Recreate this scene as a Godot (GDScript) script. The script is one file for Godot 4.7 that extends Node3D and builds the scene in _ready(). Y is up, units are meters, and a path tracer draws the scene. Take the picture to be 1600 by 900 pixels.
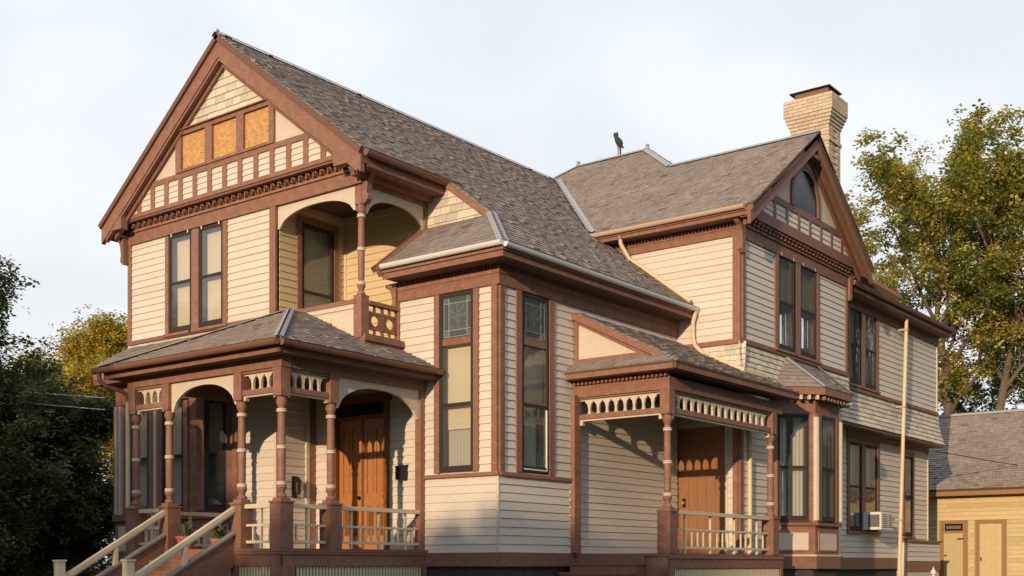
extends Node3D

# world axes: x runs along the house's long side (away from its front gable), z runs along the front gable wall towards the long side, y is up; ground at y = 0
const XF := -0.857    # front gable wall
const XG := -1.057    # jettied gable above it
const ZL := -8.05     # far end of the front wall
const ZB := -2.06     # near end of the front wall (balcony corner)
const ZC := -4.0      # balcony jamb, corner of the ground floor wall
const XB := 0.70      # back wall of the balcony
const XW := 5.35      # side wing, wall that faces the front
const ZW := 1.32      # side wing, gable wall
const XWR := 10.18
const ZR := 1.0       # rear wall, upper floor
const XRE := 16.95
const EYE := 0.85

var house: Node3D
var rng := RandomNumberGenerator.new()
var M := {}
var unit: BoxMesh
var cache := {}
var pending := {}      # wall pieces of the house, until it is known which show largest


class MB:
	var v := PackedVector3Array()
	var n := PackedVector3Array()
	var c := PackedColorArray()
	var uv := PackedVector2Array()
	var col := Color.WHITE
	func tri(a: Vector3, b: Vector3, d: Vector3) -> void:
		var nn := (b - a).cross(d - a).normalized()
		for p in [a, d, b]:
			v.append(p); n.append(nn); c.append(col); uv.append(Vector2.ZERO)
	func quad(a: Vector3, b: Vector3, d: Vector3, e: Vector3) -> void:
		var nn := (b - a).cross(e - a).normalized()
		for p in [a, d, b, a, e, d]:
			v.append(p); n.append(nn); c.append(col)
		for q in [Vector2(0, 1), Vector2(1, 0), Vector2(1, 1), Vector2(0, 1), Vector2(0, 0), Vector2(1, 0)]:
			uv.append(q)
	func box(t: Transform3D, u0: float, u1: float, y0: float, y1: float, w0: float, w1: float) -> void:
		var p := []
		for k in 8:
			p.append(t * Vector3(u1 if k & 1 else u0, y1 if k & 2 else y0, w1 if k & 4 else w0))
		quad(p[4], p[5], p[7], p[6]); quad(p[1], p[0], p[2], p[3])
		quad(p[5], p[1], p[3], p[7]); quad(p[0], p[4], p[6], p[2])
		quad(p[6], p[7], p[3], p[2]); quad(p[0], p[1], p[5], p[4])
	# extrude a counter-clockwise outline of the (u, y) plane from w0 to w1
	func prism(t: Transform3D, poly: PackedVector2Array, w0: float, w1: float) -> void:
		var idx := Geometry2D.triangulate_polygon(poly)
		var ccw := not Geometry2D.is_polygon_clockwise(poly)
		for k in range(0, idx.size(), 3):
			var a := poly[idx[k]]; var b := poly[idx[k + 1]]; var d := poly[idx[k + 2]]
			if (b - a).cross(d - a) < 0:
				var s := b; b = d; d = s
			tri(t * Vector3(a.x, a.y, w1), t * Vector3(b.x, b.y, w1), t * Vector3(d.x, d.y, w1))
			tri(t * Vector3(a.x, a.y, w0), t * Vector3(d.x, d.y, w0), t * Vector3(b.x, b.y, w0))
		for k in poly.size():
			var a := poly[k]; var b := poly[(k + 1) % poly.size()]
			if not ccw:
				var s := a; a = b; b = s
			quad(t * Vector3(a.x, a.y, w0), t * Vector3(b.x, b.y, w0), t * Vector3(b.x, b.y, w1), t * Vector3(a.x, a.y, w1))
	# profile: Vector2(radius, height), from bottom to top
	func lathe(at: Vector3, prof: Array, seg := 16, sx := 1.0, sz := 1.0) -> void:
		for i in prof.size() - 1:
			var p: Vector2 = prof[i]; var q: Vector2 = prof[i + 1]
			var nn := Vector2(q.y - p.y, p.x - q.x).normalized()
			for k in seg:
				var a0 := TAU * k / seg; var a1 := TAU * (k + 1) / seg
				var d0 := Vector3(cos(a0) * sx, 0, -sin(a0) * sz); var d1 := Vector3(cos(a1) * sx, 0, -sin(a1) * sz)
				var w := [at + d0 * p.x + Vector3.UP * p.y, at + d1 * p.x + Vector3.UP * p.y, at + d1 * q.x + Vector3.UP * q.y, at + d0 * q.x + Vector3.UP * q.y]
				var m := [(d0 * nn.x + Vector3.UP * nn.y).normalized(), (d1 * nn.x + Vector3.UP * nn.y).normalized()]
				for o in [0, 2, 1, 0, 3, 2]:
					v.append(w[o]); n.append(m[0] if o == 0 or o == 3 else m[1]); c.append(col); uv.append(Vector2.ZERO)
	func tube(pts: Array, radii: Array, seg := 8) -> void:
		var rings := []
		var side := Vector3.ZERO
		for i in pts.size():
			var d: Vector3 = (pts[mini(i + 1, pts.size() - 1)] - pts[maxi(i - 1, 0)]).normalized()
			if side == Vector3.ZERO:
				side = d.cross(Vector3.UP if absf(d.y) < 0.9 else Vector3.RIGHT).normalized()
			side = (side - d * side.dot(d)).normalized()
			var up := side.cross(d)
			var ring := []
			for k in seg:
				var a := TAU * k / seg
				ring.append(side * cos(a) + up * sin(a))
			rings.append(ring)
		for i in pts.size() - 1:
			var p: Vector3 = pts[i]; var q: Vector3 = pts[i + 1]
			for k in seg:
				var k2 := (k + 1) % seg
				var w := [p + rings[i][k] * radii[i], p + rings[i][k2] * radii[i], q + rings[i + 1][k2] * radii[i + 1], q + rings[i + 1][k] * radii[i + 1]]
				var m := [rings[i][k], rings[i][k2], rings[i + 1][k2], rings[i + 1][k]]
				for o in [0, 1, 2, 0, 2, 3]:
					v.append(w[o]); n.append(m[o]); c.append(col); uv.append(Vector2.ZERO)
		for e in [0, pts.size() - 1]:
			for k in range(1, seg - 1):
				var w := [rings[e][0], rings[e][k], rings[e][k + 1]]
				if e > 0:
					w = [rings[e][0], rings[e][k + 1], rings[e][k]]
				tri(pts[e] + w[0] * radii[e], pts[e] + w[1] * radii[e], pts[e] + w[2] * radii[e])
	func commit(mesh: ArrayMesh = null, mat: Material = null) -> ArrayMesh:
		var m := mesh if mesh else ArrayMesh.new()
		var a := []
		a.resize(Mesh.ARRAY_MAX)
		a[Mesh.ARRAY_VERTEX] = v; a[Mesh.ARRAY_NORMAL] = n; a[Mesh.ARRAY_COLOR] = c; a[Mesh.ARRAY_TEX_UV] = uv
		m.add_surface_from_arrays(Mesh.PRIMITIVE_TRIANGLES, a)
		if mat:
			m.surface_set_material(m.get_surface_count() - 1, mat)
		return m


# ---------- frames: (u, y, out of the wall)
func front(x: float) -> Transform3D:
	return Transform3D(Basis(Vector3(0, 0, 1), Vector3.UP, Vector3(-1, 0, 0)), Vector3(x, 0, 0))

func side(z: float) -> Transform3D:
	return Transform3D(Basis.IDENTITY, Vector3(0, 0, z))

func face(a: Vector2, b: Vector2) -> Transform3D:   # wall from a to b on plan (x, z), outside to the right of a -> b seen with y up ... u runs from a to b
	var u := Vector3(b.x - a.x, 0, b.y - a.y).normalized()
	return Transform3D(Basis(u, Vector3.UP, u.cross(Vector3.UP)), Vector3(a.x, 0, a.y))


# ---------- nodes
func add(parent: Node, called: String, mesh: Mesh, mat: Material = null, at := Transform3D.IDENTITY) -> MeshInstance3D:
	var o := MeshInstance3D.new()
	o.name = called
	o.mesh = mesh
	if mat:
		o.material_override = mat
	o.transform = at
	parent.add_child(o, true)
	return o

func slab(parent: Node, called: String, t: Transform3D, u0: float, u1: float, y0: float, y1: float, w0: float, w1: float, mat: Material) -> MeshInstance3D:
	var at := t * Transform3D(Basis.from_scale(Vector3(absf(u1 - u0), absf(y1 - y0), absf(w1 - w0))), Vector3((u0 + u1) / 2, (y0 + y1) / 2, (w0 + w1) / 2))
	if parent is Node3D and parent != house and parent != self:
		at = rel(parent) * at
	return add(parent, called, unit, mat, at)

func rel(p: Node) -> Transform3D:       # from the world to the parent's own axes (parents sit at the root or in a thing)
	var t := Transform3D.IDENTITY
	var q := p
	while q is Node3D and q != self:
		t = q.transform * t
		q = q.get_parent()
	return t.affine_inverse()

func part(parent: Node, called: String, b: MB, mat: Material) -> MeshInstance3D:
	return add(parent, called, b.commit(), mat, rel(parent))

func tag(o: Node, label: String, category: String, group := "") -> void:
	o.set_meta("label", label); o.set_meta("category", category)
	if group:
		o.set_meta("group", group)

func thing(called: String, at: Vector3, label: String, category: String, group := "") -> Node3D:
	var o := Node3D.new()
	o.name = called
	add_child(o, true)
	o.position = at
	tag(o, label, category, group)
	return o


# ---------- materials
func lin(r: float, g: float, b: float) -> Color:
	return Color(r, g, b).linear_to_srgb()

# grain: colour texture made of two noises between three tones (linear values)
func grain(called: String, a: Color, b: Color, patch: Color, coarse: float, fine: float, stretch: Vector3, amount: float, seed_no: int, size := 256) -> ImageTexture:
	var n1 := FastNoiseLite.new()
	n1.seed = seed_no; n1.frequency = coarse; n1.fractal_octaves = 4
	var n2 := FastNoiseLite.new()
	n2.seed = seed_no + 7; n2.frequency = fine; n2.fractal_octaves = 3
	var i1 := n1.get_seamless_image(size, size)
	var i2 := n2.get_seamless_image(size, size)
	var im := Image.create(size, size, false, Image.FORMAT_RGB8)
	for y in size:
		for x in size:
			var f := i1.get_pixel(x, y).r
			var g := i2.get_pixel(x, y).r
			var col := a.lerp(b, clampf(0.25 + (f - 0.5) * 1.2 + (g - 0.5) * 1.6 + 0.25, 0, 1))
			var k := smoothstep(0.66, 0.80, f * 0.55 + g * 0.45 + 0.04)
			col = col.lerp(patch, k * amount)
			im.set_pixel(x, y, Color(col.r, col.g, col.b).linear_to_srgb())
	return ImageTexture.create_from_image(im)

func mat(called: String, color: Color, rough := 0.7, tex: Texture2D = null, scale := Vector3.ONE, bump: Texture2D = null, bump_cm := 0.0) -> StandardMaterial3D:
	var m := StandardMaterial3D.new()
	m.resource_name = called
	m.albedo_color = color
	m.roughness = rough
	m.metallic_specular = 0.35
	if tex or bump:
		m.uv1_triplanar = true
		m.uv1_world_triplanar = true
		m.uv1_triplanar_sharpness = 8.0
		m.uv1_scale = scale
	if tex:
		m.albedo_texture = tex
	if bump:
		m.heightmap_enabled = true
		m.heightmap_texture = bump
		m.heightmap_scale = bump_cm
	M[called] = m
	return m

# pressed wood flakes: short strips of many tones laid every way
func flakes() -> ImageTexture:
	var g := RandomNumberGenerator.new()
	g.seed = 9
	var im := Image.create(320, 320, false, Image.FORMAT_RGB8)
	im.fill(lin(0.50, 0.27, 0.11))
	for k in 2600:
		var c := Vector2(g.randf() * 320, g.randf() * 320)
		var a := g.randf() * PI
		var l := g.randf_range(10, 30)
		var w := g.randf_range(2, 6)
		var f := g.randf_range(0.6, 1.25)
		var col := lin(0.53 * f, 0.30 * f * g.randf_range(0.92, 1.08), 0.125 * f)
		var d := Vector2(cos(a), sin(a))
		for i in int(l):
			for j in int(w):
				var p := c + d * (i - l / 2) + Vector2(-d.y, d.x) * (j - w / 2)
				im.set_pixel(posmod(int(p.x), 320), posmod(int(p.y), 320), col)
	return ImageTexture.create_from_image(im)

func bump_noise(freq: float, seed_no: int, size := 256) -> ImageTexture:
	var n1 := FastNoiseLite.new()
	n1.seed = seed_no; n1.frequency = freq; n1.fractal_octaves = 4
	return ImageTexture.create_from_image(n1.get_seamless_image(size, size))

func materials() -> void:
	var cream := grain("cream", Color(0.575, 0.522, 0.468), Color(0.635, 0.58, 0.525), Color(0.46, 0.40, 0.345), 0.014, 0.08, Vector3.ONE, 0.5, 11)
	var brown := grain("brown", Color(0.218, 0.109, 0.076), Color(0.265, 0.138, 0.099), Color(0.34, 0.20, 0.15), 0.018, 0.10, Vector3.ONE, 0.45, 23)
	var wobble := bump_noise(0.03, 5)
	for k in 4:
		var f: float = [1.0, 0.985, 1.012, 0.968][k]
		mat("cream%d" % k, Color(f, f * [1.0, 1.0, 0.995, 0.99][k], f * [1.0, 0.995, 1.0, 0.98][k]), 0.62, cream, Vector3(0.9, 2.6, 0.9), wobble, 0.12)
	mat("cream_worn", Color.WHITE, 0.75, grain("worn", Color(0.585, 0.52, 0.45), Color(0.645, 0.58, 0.51), Color(0.40, 0.335, 0.28), 0.02, 0.10, Vector3.ONE, 0.95, 17), Vector3(1.1, 3.2, 1.1), wobble, 0.2)
	mat("cream_trim", Color(0.97, 0.95, 0.92), 0.6, cream, Vector3(1.2, 1.2, 1.2))
	mat("tan_rail", lin(0.56, 0.48, 0.345), 0.6)
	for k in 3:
		mat("balcony_bounce_cream%d" % k, lin([0.60, 0.585, 0.615][k], [0.465, 0.455, 0.48][k], [0.285, 0.275, 0.295][k]), 0.65)  # yellower than the siding: warm bounced light mixed into the colour
	for k in 3:
		var f: float = [1.0, 0.93, 1.05][k]
		mat("brown%d" % k, Color(f, f, f), 0.55, brown, Vector3(1.1, 1.1, 1.1), wobble, 0.08)
	mat("brown_dark", lin(0.085, 0.042, 0.03), 0.55)
	mat("soffit_shaded", lin(0.15, 0.082, 0.06), 0.7)  # trim brown darkened: the shade under the eaves is in the colour
	mat("ceiling", lin(0.11, 0.066, 0.045), 0.8)  # darker than the trim, so part of the porch shade is painted in
	mat("storm_frame", lin(0.035, 0.031, 0.03), 0.75)
	mat("storm_white", lin(0.7, 0.69, 0.66), 0.4)
	var sh := grain("shingle", Color(0.8, 0.79, 0.78), Color(1.0, 1.0, 1.0), Color(0.55, 0.53, 0.52), 0.02, 0.09, Vector3.ONE, 0.5, 31)
	var rs := mat("roof_shingle", Color.WHITE, 0.85, sh, Vector3(2.0, 0.7, 2.0), bump_noise(0.06, 9), 0.35)
	rs.vertex_color_use_as_albedo = true
	mat("roof_board", lin(0.09, 0.065, 0.05), 0.9)
	for k in 3:
		mat("wall_shingle%d" % k, Color([1.0, 0.95, 0.9][k], [1.0, 0.94, 0.9][k], [0.97, 0.9, 0.86][k]), 0.7, cream, Vector3(2.0, 2.0, 2.0), wobble, 0.2)
	mat("flashing", lin(0.29, 0.30, 0.31), 0.55)
	mat("gutter_grey", lin(0.62, 0.62, 0.64), 0.5)
	mat("gutter_rust", lin(0.46, 0.36, 0.27), 0.6)
	mat("gutter_brown", lin(0.20, 0.098, 0.062), 0.45)
	mat("pipe_cream", lin(0.60, 0.49, 0.33), 0.5)
	mat("foundation", lin(0.07, 0.065, 0.06), 0.95, grain("stone", Color(0.6, 0.6, 0.6), Color(1, 1, 1), Color(0.4, 0.4, 0.4), 0.02, 0.08, Vector3.ONE, 0.6, 41), Vector3(0.8, 0.8, 0.8))
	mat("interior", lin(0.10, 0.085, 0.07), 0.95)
	mat("blind", lin(0.70, 0.60, 0.42), 0.85).backlight_enabled = false
	mat("blind_olive", lin(0.30, 0.30, 0.20), 0.85)
	mat("curtain", lin(0.52, 0.49, 0.42), 0.9)
	mat("lace", Color.WHITE, 0.9, grain("lace", Color(0.62, 0.59, 0.52), Color(0.40, 0.375, 0.32), Color(0.20, 0.185, 0.155), 0.09, 0.16, Vector3.ONE, 0.95, 131), Vector3(2.2, 2.2, 2.2))
	var glass := mat("glass", Color(0.55, 0.6, 0.6, 0.10), 0.03)
	glass.transparency = BaseMaterial3D.TRANSPARENCY_ALPHA
	glass.metallic_specular = 0.5
	var wn := FastNoiseLite.new()
	wn.seed = 17
	wn.frequency = 0.012
	var wim := wn.get_seamless_image(256, 256)
	wim.bump_map_to_normal_map(6.0)
	glass.normal_enabled = true
	glass.normal_texture = ImageTexture.create_from_image(wim)
	glass.normal_scale = 0.08
	glass.uv1_triplanar = true
	glass.uv1_world_triplanar = true
	glass.uv1_scale = Vector3(0.9, 0.6, 0.9)
	mat("osb", Color.WHITE, 0.8, flakes(), Vector3(0.9, 0.9, 0.9))
	mat("door_wood", Color.WHITE, 0.32, grain("doorwood", Color(0.33, 0.135, 0.045), Color(0.46, 0.205, 0.075), Color(0.20, 0.085, 0.035), 0.03, 0.1, Vector3.ONE, 0.85, 61), Vector3(3.5, 0.35, 3.5))
	mat("door_wood2", Color(0.72, 0.68, 0.6), 0.35, M.door_wood.albedo_texture, Vector3(3.5, 0.35, 3.5))
	mat("door_brown", Color.WHITE, 0.55, grain("doorbrown", Color(0.24, 0.112, 0.052), Color(0.29, 0.14, 0.068), Color(0.20, 0.095, 0.05), 0.03, 0.09, Vector3.ONE, 0.5, 65), Vector3(2.5, 0.4, 2.5))
	mat("iron", lin(0.02, 0.02, 0.02), 0.4).metallic = 0.6
	mat("brass", lin(0.6, 0.45, 0.2), 0.3).metallic = 0.9
	mat("mailbox", lin(0.018, 0.018, 0.02), 0.35)
	mat("step_grey", lin(0.21, 0.18, 0.165), 0.75)
	mat("step_tread", lin(0.20, 0.108, 0.07), 0.65)
	mat("plywood", lin(0.34, 0.30, 0.20), 0.8, grain("ply", Color(0.8, 0.8, 0.8), Color(1, 1, 1), Color(0.6, 0.6, 0.6), 0.02, 0.05, Vector3.ONE, 0.5, 71), Vector3(0.8, 0.8, 0.8))
	var br := mat("brick", Color.WHITE, 0.85, grain("brickg", Color(0.8, 0.8, 0.8), Color(1, 1, 1), Color(0.6, 0.58, 0.55), 0.05, 0.12, Vector3.ONE, 0.6, 81), Vector3(3, 3, 3), bump_noise(0.09, 12), 0.4)
	br.vertex_color_use_as_albedo = true
	for k in 4:
		mat("brick%d" % k, lin([0.58, 0.55, 0.61, 0.53][k], [0.485, 0.455, 0.51, 0.435][k], [0.36, 0.335, 0.385, 0.315][k]), 0.85, br.albedo_texture, Vector3(3, 3, 3))
	mat("mortar", lin(0.46, 0.40, 0.31), 0.95)
	mat("terracotta", lin(0.42, 0.14, 0.08), 0.8)
	mat("terracotta_red", lin(0.32, 0.085, 0.065), 0.7)
	mat("soil", lin(0.03, 0.02, 0.015), 1.0)
	mat("bird", lin(0.035, 0.032, 0.035), 0.6)
	mat("bird_leg", lin(0.30, 0.26, 0.24), 0.6)
	mat("white_metal", lin(0.62, 0.61, 0.58), 0.4)
	mat("grille", lin(0.12, 0.12, 0.12), 0.5)
	mat("wire", lin(0.03, 0.03, 0.03), 0.6)
	mat("wire_pale", lin(0.4, 0.4, 0.4), 0.6)
	var yel := grain("yellow", Color(0.47, 0.37, 0.205), Color(0.55, 0.44, 0.255), Color(0.40, 0.31, 0.175), 0.012, 0.07, Vector3.ONE, 0.4, 91)
	for k in 3:
		mat("yellow%d" % k, Color([1, 0.95, 1.03][k], [1, 0.95, 1.02][k], [1, 0.94, 1.0][k]), 0.65, yel, Vector3(0.9, 2.4, 0.9))
	mat("yellow_trim", lin(0.27, 0.15, 0.07), 0.6)
	mat("lead_glass", lin(0.008, 0.010, 0.014), 0.15).metallic_specular = 0.4
	mat("came", lin(0.40, 0.39, 0.37), 0.5)
	for k in 5:
		mat("stain%d" % k, [lin(0.10, 0.11, 0.12), lin(0.06, 0.155, 0.175), lin(0.13, 0.07, 0.07), lin(0.17, 0.145, 0.135), lin(0.055, 0.06, 0.075)][k], 0.15)


func _ready() -> void:
	rng.seed = 20240
	unit = BoxMesh.new()
	unit.size = Vector3.ONE
	# ----- camera: level, with the lens shifted up (upright walls stay upright)
	var cam := Camera3D.new()
	cam.name = "camera"
	add_child(cam)
	var al := atan(1440.0 / 1867.0)
	var fwd := Vector3(cos(al), 0, -sin(al))
	cam.position = Vector3(-14.129, EYE, 11.154)
	cam.look_at_from_position(cam.position, cam.position + fwd, Vector3.UP)
	cam.projection = Camera3D.PROJECTION_FRUSTUM
	cam.keep_aspect = Camera3D.KEEP_HEIGHT
	cam.near = 0.1
	cam.far = 3000.0
	cam.size = 0.1 * 900.0 / 1867.0
	cam.frustum_offset = Vector2(0, 0.1 * (883.0 - 450.0) / 1867.0)
	cam.current = true
	# ----- sky, exposure
	var we := WorldEnvironment.new()
	we.name = "world"
	var e := Environment.new()
	e.background_mode = Environment.BG_SKY
	var sky := Sky.new()
	var sm := ProceduralSkyMaterial.new()
	sm.sky_top_color = Color(0.905, 0.938, 0.975)
	sm.sky_horizon_color = Color(0.955, 0.96, 0.967)
	sm.sky_curve = 0.22
	sm.ground_horizon_color = Color(0.55, 0.52, 0.48)
	sm.ground_bottom_color = Color(0.3, 0.29, 0.27)
	sm.sky_energy_multiplier = 1.0
	sm.sky_cover = cloud_cover()
	sm.sky_cover_modulate = Color(1, 1, 1, 0.10)
	sky.sky_material = sm
	e.sky = sky
	e.tonemap_mode = Environment.TONE_MAPPER_LINEAR
	e.tonemap_exposure = 1.0
	e.sdfgi_enabled = true
	e.ssao_enabled = true
	e.ssil_enabled = true
	we.environment = e
	add_child(we)
	# ----- low evening sun, from behind the photographer's left shoulder
	var sun := DirectionalLight3D.new()
	sun.name = "sun"
	add_child(sun)
	sun.look_at_from_position(Vector3.ZERO, Vector3(1.0, -0.212, -0.24), Vector3.UP)
	sun.light_color = Color(0.99, 0.862, 0.70)
	sun.light_energy = 1.42
	sun.light_angular_distance = 0.5
	sun.shadow_enabled = true

	materials()
	build_ground()
	build_trees()
	build_house()
	build_wing()
	build_front_porch()
	build_side_porch()
	lay_pending()
	build_outbuilding()
	build_small_things()
	build_car()

func cloud_cover() -> ImageTexture:
	var n := FastNoiseLite.new()
	n.seed = 4
	n.frequency = 1.9
	n.fractal_octaves = 5
	var im := Image.create(512, 256, false, Image.FORMAT_RGBA8)
	for y in 256:
		for x in 512:
			var th := TAU * x / 512.0; var ph := PI * y / 256.0
			var d := Vector3(cos(th) * sin(ph), cos(ph) * 2.2, sin(th) * sin(ph))
			var v := n.get_noise_3dv(d * 1.6 + Vector3(3.1, 0.4, 1.7))
			im.set_pixel(x, y, Color(1.0, 0.99, 0.98, smoothstep(-0.25, 0.35, v)))
	return ImageTexture.create_from_image(im)


# ---------- walls of lapped boards
func spans(poly: PackedVector2Array, y: float) -> Vector2:      # left and right end of a simple outline at a height
	var lo := INF; var hi := -INF
	for k in poly.size():
		var a := poly[k]; var b := poly[(k + 1) % poly.size()]
		if (a.y <= y) != (b.y <= y):
			var x := a.x + (b.x - a.x) * (y - a.y) / (b.y - a.y)
			lo = minf(lo, x); hi = maxf(hi, x)
	return Vector2(lo, hi)

func rect(u0: float, u1: float, y0: float, y1: float) -> PackedVector2Array:
	return PackedVector2Array([Vector2(u0, y0), Vector2(u1, y0), Vector2(u1, y1), Vector2(u0, y1)])

func hole(u0: float, u1: float, y0: float, y1: float) -> Rect2:
	return Rect2(u0, y0, u1 - u0, y1 - y0)

func board_mesh(expo: float) -> ArrayMesh:
	var key := "board%.4f" % expo
	if not cache.has(key):
		var b := MB.new()
		var h := expo * 1.12
		var pts := PackedVector2Array([Vector2(0, 0), Vector2(0, h), Vector2(0.004, h), Vector2(0.022, 0.004), Vector2(0.019, 0)])
		# outline in (out, up), swept along u
		var t := Transform3D(Basis(Vector3(0, 0, 1), Vector3.UP, Vector3(-1, 0, 0)), Vector3.ZERO)
		b.prism(t, pts, -0.5, 0.5)
		cache[key] = b.commit()
	return cache[key]

func boards(parent: Node, t: Transform3D, poly: PackedVector2Array, holes: Array, expo: float, mats: Array, called := "clapboard", joints := 4.6) -> void:
	var y0 := INF; var y1 := -INF
	for p in poly:
		y0 = minf(y0, p.y); y1 = maxf(y1, p.y)
	var rows := int(round((y1 - y0) / expo))
	expo = (y1 - y0) / maxi(rows, 1)
	var m := board_mesh(snappedf(expo, 0.0001))
	var back := rel(parent)
	for k in rows:
		var y := y0 + k * expo
		var s := spans(poly, y + expo * 0.5)
		if s.y - s.x < 0.03:
			continue
		var segs := [s]
		for r: Rect2 in holes:
			if y + expo * 0.5 < r.position.y or y + expo * 0.5 > r.end.y:
				continue
			var rest := []
			for g: Vector2 in segs:
				if r.end.x <= g.x or r.position.x >= g.y:
					rest.append(g)
					continue
				if r.position.x > g.x:
					rest.append(Vector2(g.x, r.position.x))
				if r.end.x < g.y:
					rest.append(Vector2(r.end.x, g.y))
			segs = rest
		var cut := []
		for g: Vector2 in segs:
			var a := g.x
			while g.y - a > joints:
				var l := rng.randf_range(joints * 0.45, joints * 0.9)
				cut.append(Vector2(a, a + l - 0.003))
				a += l
			cut.append(Vector2(a, g.y))
		for g: Vector2 in cut:
			if g.y - g.x < 0.02:
				continue
			var at := t * Transform3D(Basis.from_scale(Vector3(g.y - g.x, 1, 1)), Vector3((g.x + g.y) / 2, y + rng.randf_range(-0.004, 0.004), rng.randf_range(0.0, 0.003)))
			# tilt the board a hair, as old siding does
			at.basis = at.basis.rotated(t.basis.z.normalized(), rng.randf_range(-0.0018, 0.0018))
			lay(parent, called, m, mats[rng.randi() % mats.size()], back, at, (g.y - g.x) * expo)

func cream() -> Array:
	return [M.cream0, M.cream0, M.cream0, M.cream1, M.cream1, M.cream1, M.cream2, M.cream2, M.cream3, M.cream0, M.cream1, M.cream2, M.cream0, M.cream_worn]

func wall(t: Transform3D, poly: PackedVector2Array, holes: Array, thick: float, expo: float, mats: Array, parent: Node = null, called := "wall") -> MeshInstance3D:
	var b := MB.new()
	var is_rect := poly.size() == 4 and is_equal_approx(poly[0].y, poly[1].y) and is_equal_approx(poly[0].x, poly[3].x)
	if is_rect:
		var us := [poly[0].x, poly[1].x]
		for r: Rect2 in holes:
			us.append(r.position.x); us.append(r.end.x)
		us.sort()
		for k in us.size() - 1:
			if us[k + 1] - us[k] < 0.001 or us[k] < poly[0].x - 0.001 or us[k + 1] > poly[1].x + 0.001:
				continue
			var um: float = (us[k] + us[k + 1]) / 2
			var ys := [poly[0].y]
			var hs := holes.filter(func(r): return r.position.x < um and r.end.x > um)
			hs.sort_custom(func(p, q): return p.position.y < q.position.y)
			for r: Rect2 in hs:
				ys.append(maxf(r.position.y, poly[0].y)); ys.append(minf(r.end.y, poly[2].y))
			ys.append(poly[2].y)
			for j in range(0, ys.size(), 2):
				if ys[j + 1] - ys[j] > 0.001:
					b.box(t, us[k], us[k + 1], ys[j], ys[j + 1], -thick, 0)
	else:
		b.prism(t, poly, -thick, 0)
	var w := part(parent if parent else house, called, b, M.cream3)
	if expo > 0:
		boards(w, t, poly, holes, expo, mats)
	return w

# shingled wall patch: every shingle is a piece; flare leans the bottom out
func shingle_wall(parent: Node, t: Transform3D, poly: PackedVector2Array, expo: float, wide: float, mats: Array, flare := 0.0) -> void:
	var y0 := INF; var y1 := -INF
	for p in poly:
		y0 = minf(y0, p.y); y1 = maxf(y1, p.y)
	var rows := int(round((y1 - y0) / expo))
	expo = (y1 - y0) / rows
	var back := rel(parent)
	var ms := []
	for w in 3:
		var key := "wsh%.4f_%.4f_%d" % [expo, wide, w]
		if not cache.has(key):
			var b := MB.new()
			var h := expo * 1.25
			b.prism(Transform3D(Basis(Vector3(0, 0, 1), Vector3.UP, Vector3(-1, 0, 0)), Vector3.ZERO), PackedVector2Array([Vector2(0, 0), Vector2(0, h), Vector2(0.005, h), Vector2(0.028, 0.003), Vector2(0.024, 0)]), -0.5, 0.5)
			cache[key] = b.commit()
		ms.append(cache[key])
	for k in rows:
		var y := y0 + k * expo
		var s := spans(poly, y + expo * 0.45)
		var u := s.x - (0.0 if k % 2 == 0 else rng.randf() * wide * 0.6)
		while u < s.y - 0.004:
			var w := wide * rng.randf_range(0.75, 1.25)
			var a := maxf(u, s.x); var e := minf(u + w - 0.005, s.y)
			u += w
			if e - a < 0.02:
				continue
			var f := (y1 - y) / (y1 - y0)
			var lean := Basis.IDENTITY
			var out := 0.0
			if flare > 0:
				out = flare * f * f
				lean = Basis(Vector3(1, 0, 0), -atan(2 * flare * f / (y1 - y0)))
			var at := t * Transform3D(lean * Basis.from_scale(Vector3(e - a, 1, 1)), Vector3((a + e) / 2, y + rng.randf_range(-0.004, 0.004), out + rng.randf_range(0, 0.003)))
			lay(parent, "shingle", ms[0], mats[rng.randi() % mats.size()], back, at, (e - a) * expo)

func lay(parent: Node, called: String, m: Mesh, mt: Material, back: Transform3D, at: Transform3D, area: float) -> void:
	if not house or not house.is_ancestor_of(parent):
		add(parent, called, m, mt, back * at)
		return
	if not pending.has(called):
		pending[called] = []
	var away := Vector3(-14.1, EYE, 11.15) - at.origin
	pending[called].append({"parent": parent, "mesh": m, "mat": mt, "back": back, "at": at, "seen": area * maxf(0.0, at.basis.z.normalized().dot(away.normalized())) / away.length_squared()})

# the 300 pieces of a kind that show largest are parts; the rest are one joined part
func lay_pending() -> void:
	for called: String in pending:
		var all: Array = pending[called]
		all.sort_custom(func(p, q): return p.seen > q.seen)
		var tools := {}
		for k in all.size():
			var p: Dictionary = all[k]
			if k < 300:
				add(p.parent, called, p.mesh, p.mat, p.back * p.at)
				continue
			if not tools.has(p.mat):
				tools[p.mat] = SurfaceTool.new()
			tools[p.mat].append_from(p.mesh, 0, p.at)
		if tools:
			var joined := ArrayMesh.new()
			for mt: Material in tools:
				tools[mt].commit(joined)
				joined.surface_set_material(joined.get_surface_count() - 1, mt)
			add(house, called + "s", joined).set_meta("kind", "stuff")

func wall_shingles() -> Array:
	return [M.wall_shingle0, M.wall_shingle0, M.wall_shingle1, M.wall_shingle2]


# ---------- roofs
func plan(p0: Vector3, h: Vector3, s: float, pts: Array) -> PackedVector2Array:
	var u := h.cross(Vector3.UP)
	var k := sqrt(1 + s * s)
	var out := PackedVector2Array()
	for p: Vector2 in pts:
		var d := Vector3(p.x - p0.x, 0, p.y - p0.z)
		out.append(Vector2(d.dot(u), d.dot(h) * k))
	return out

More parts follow.
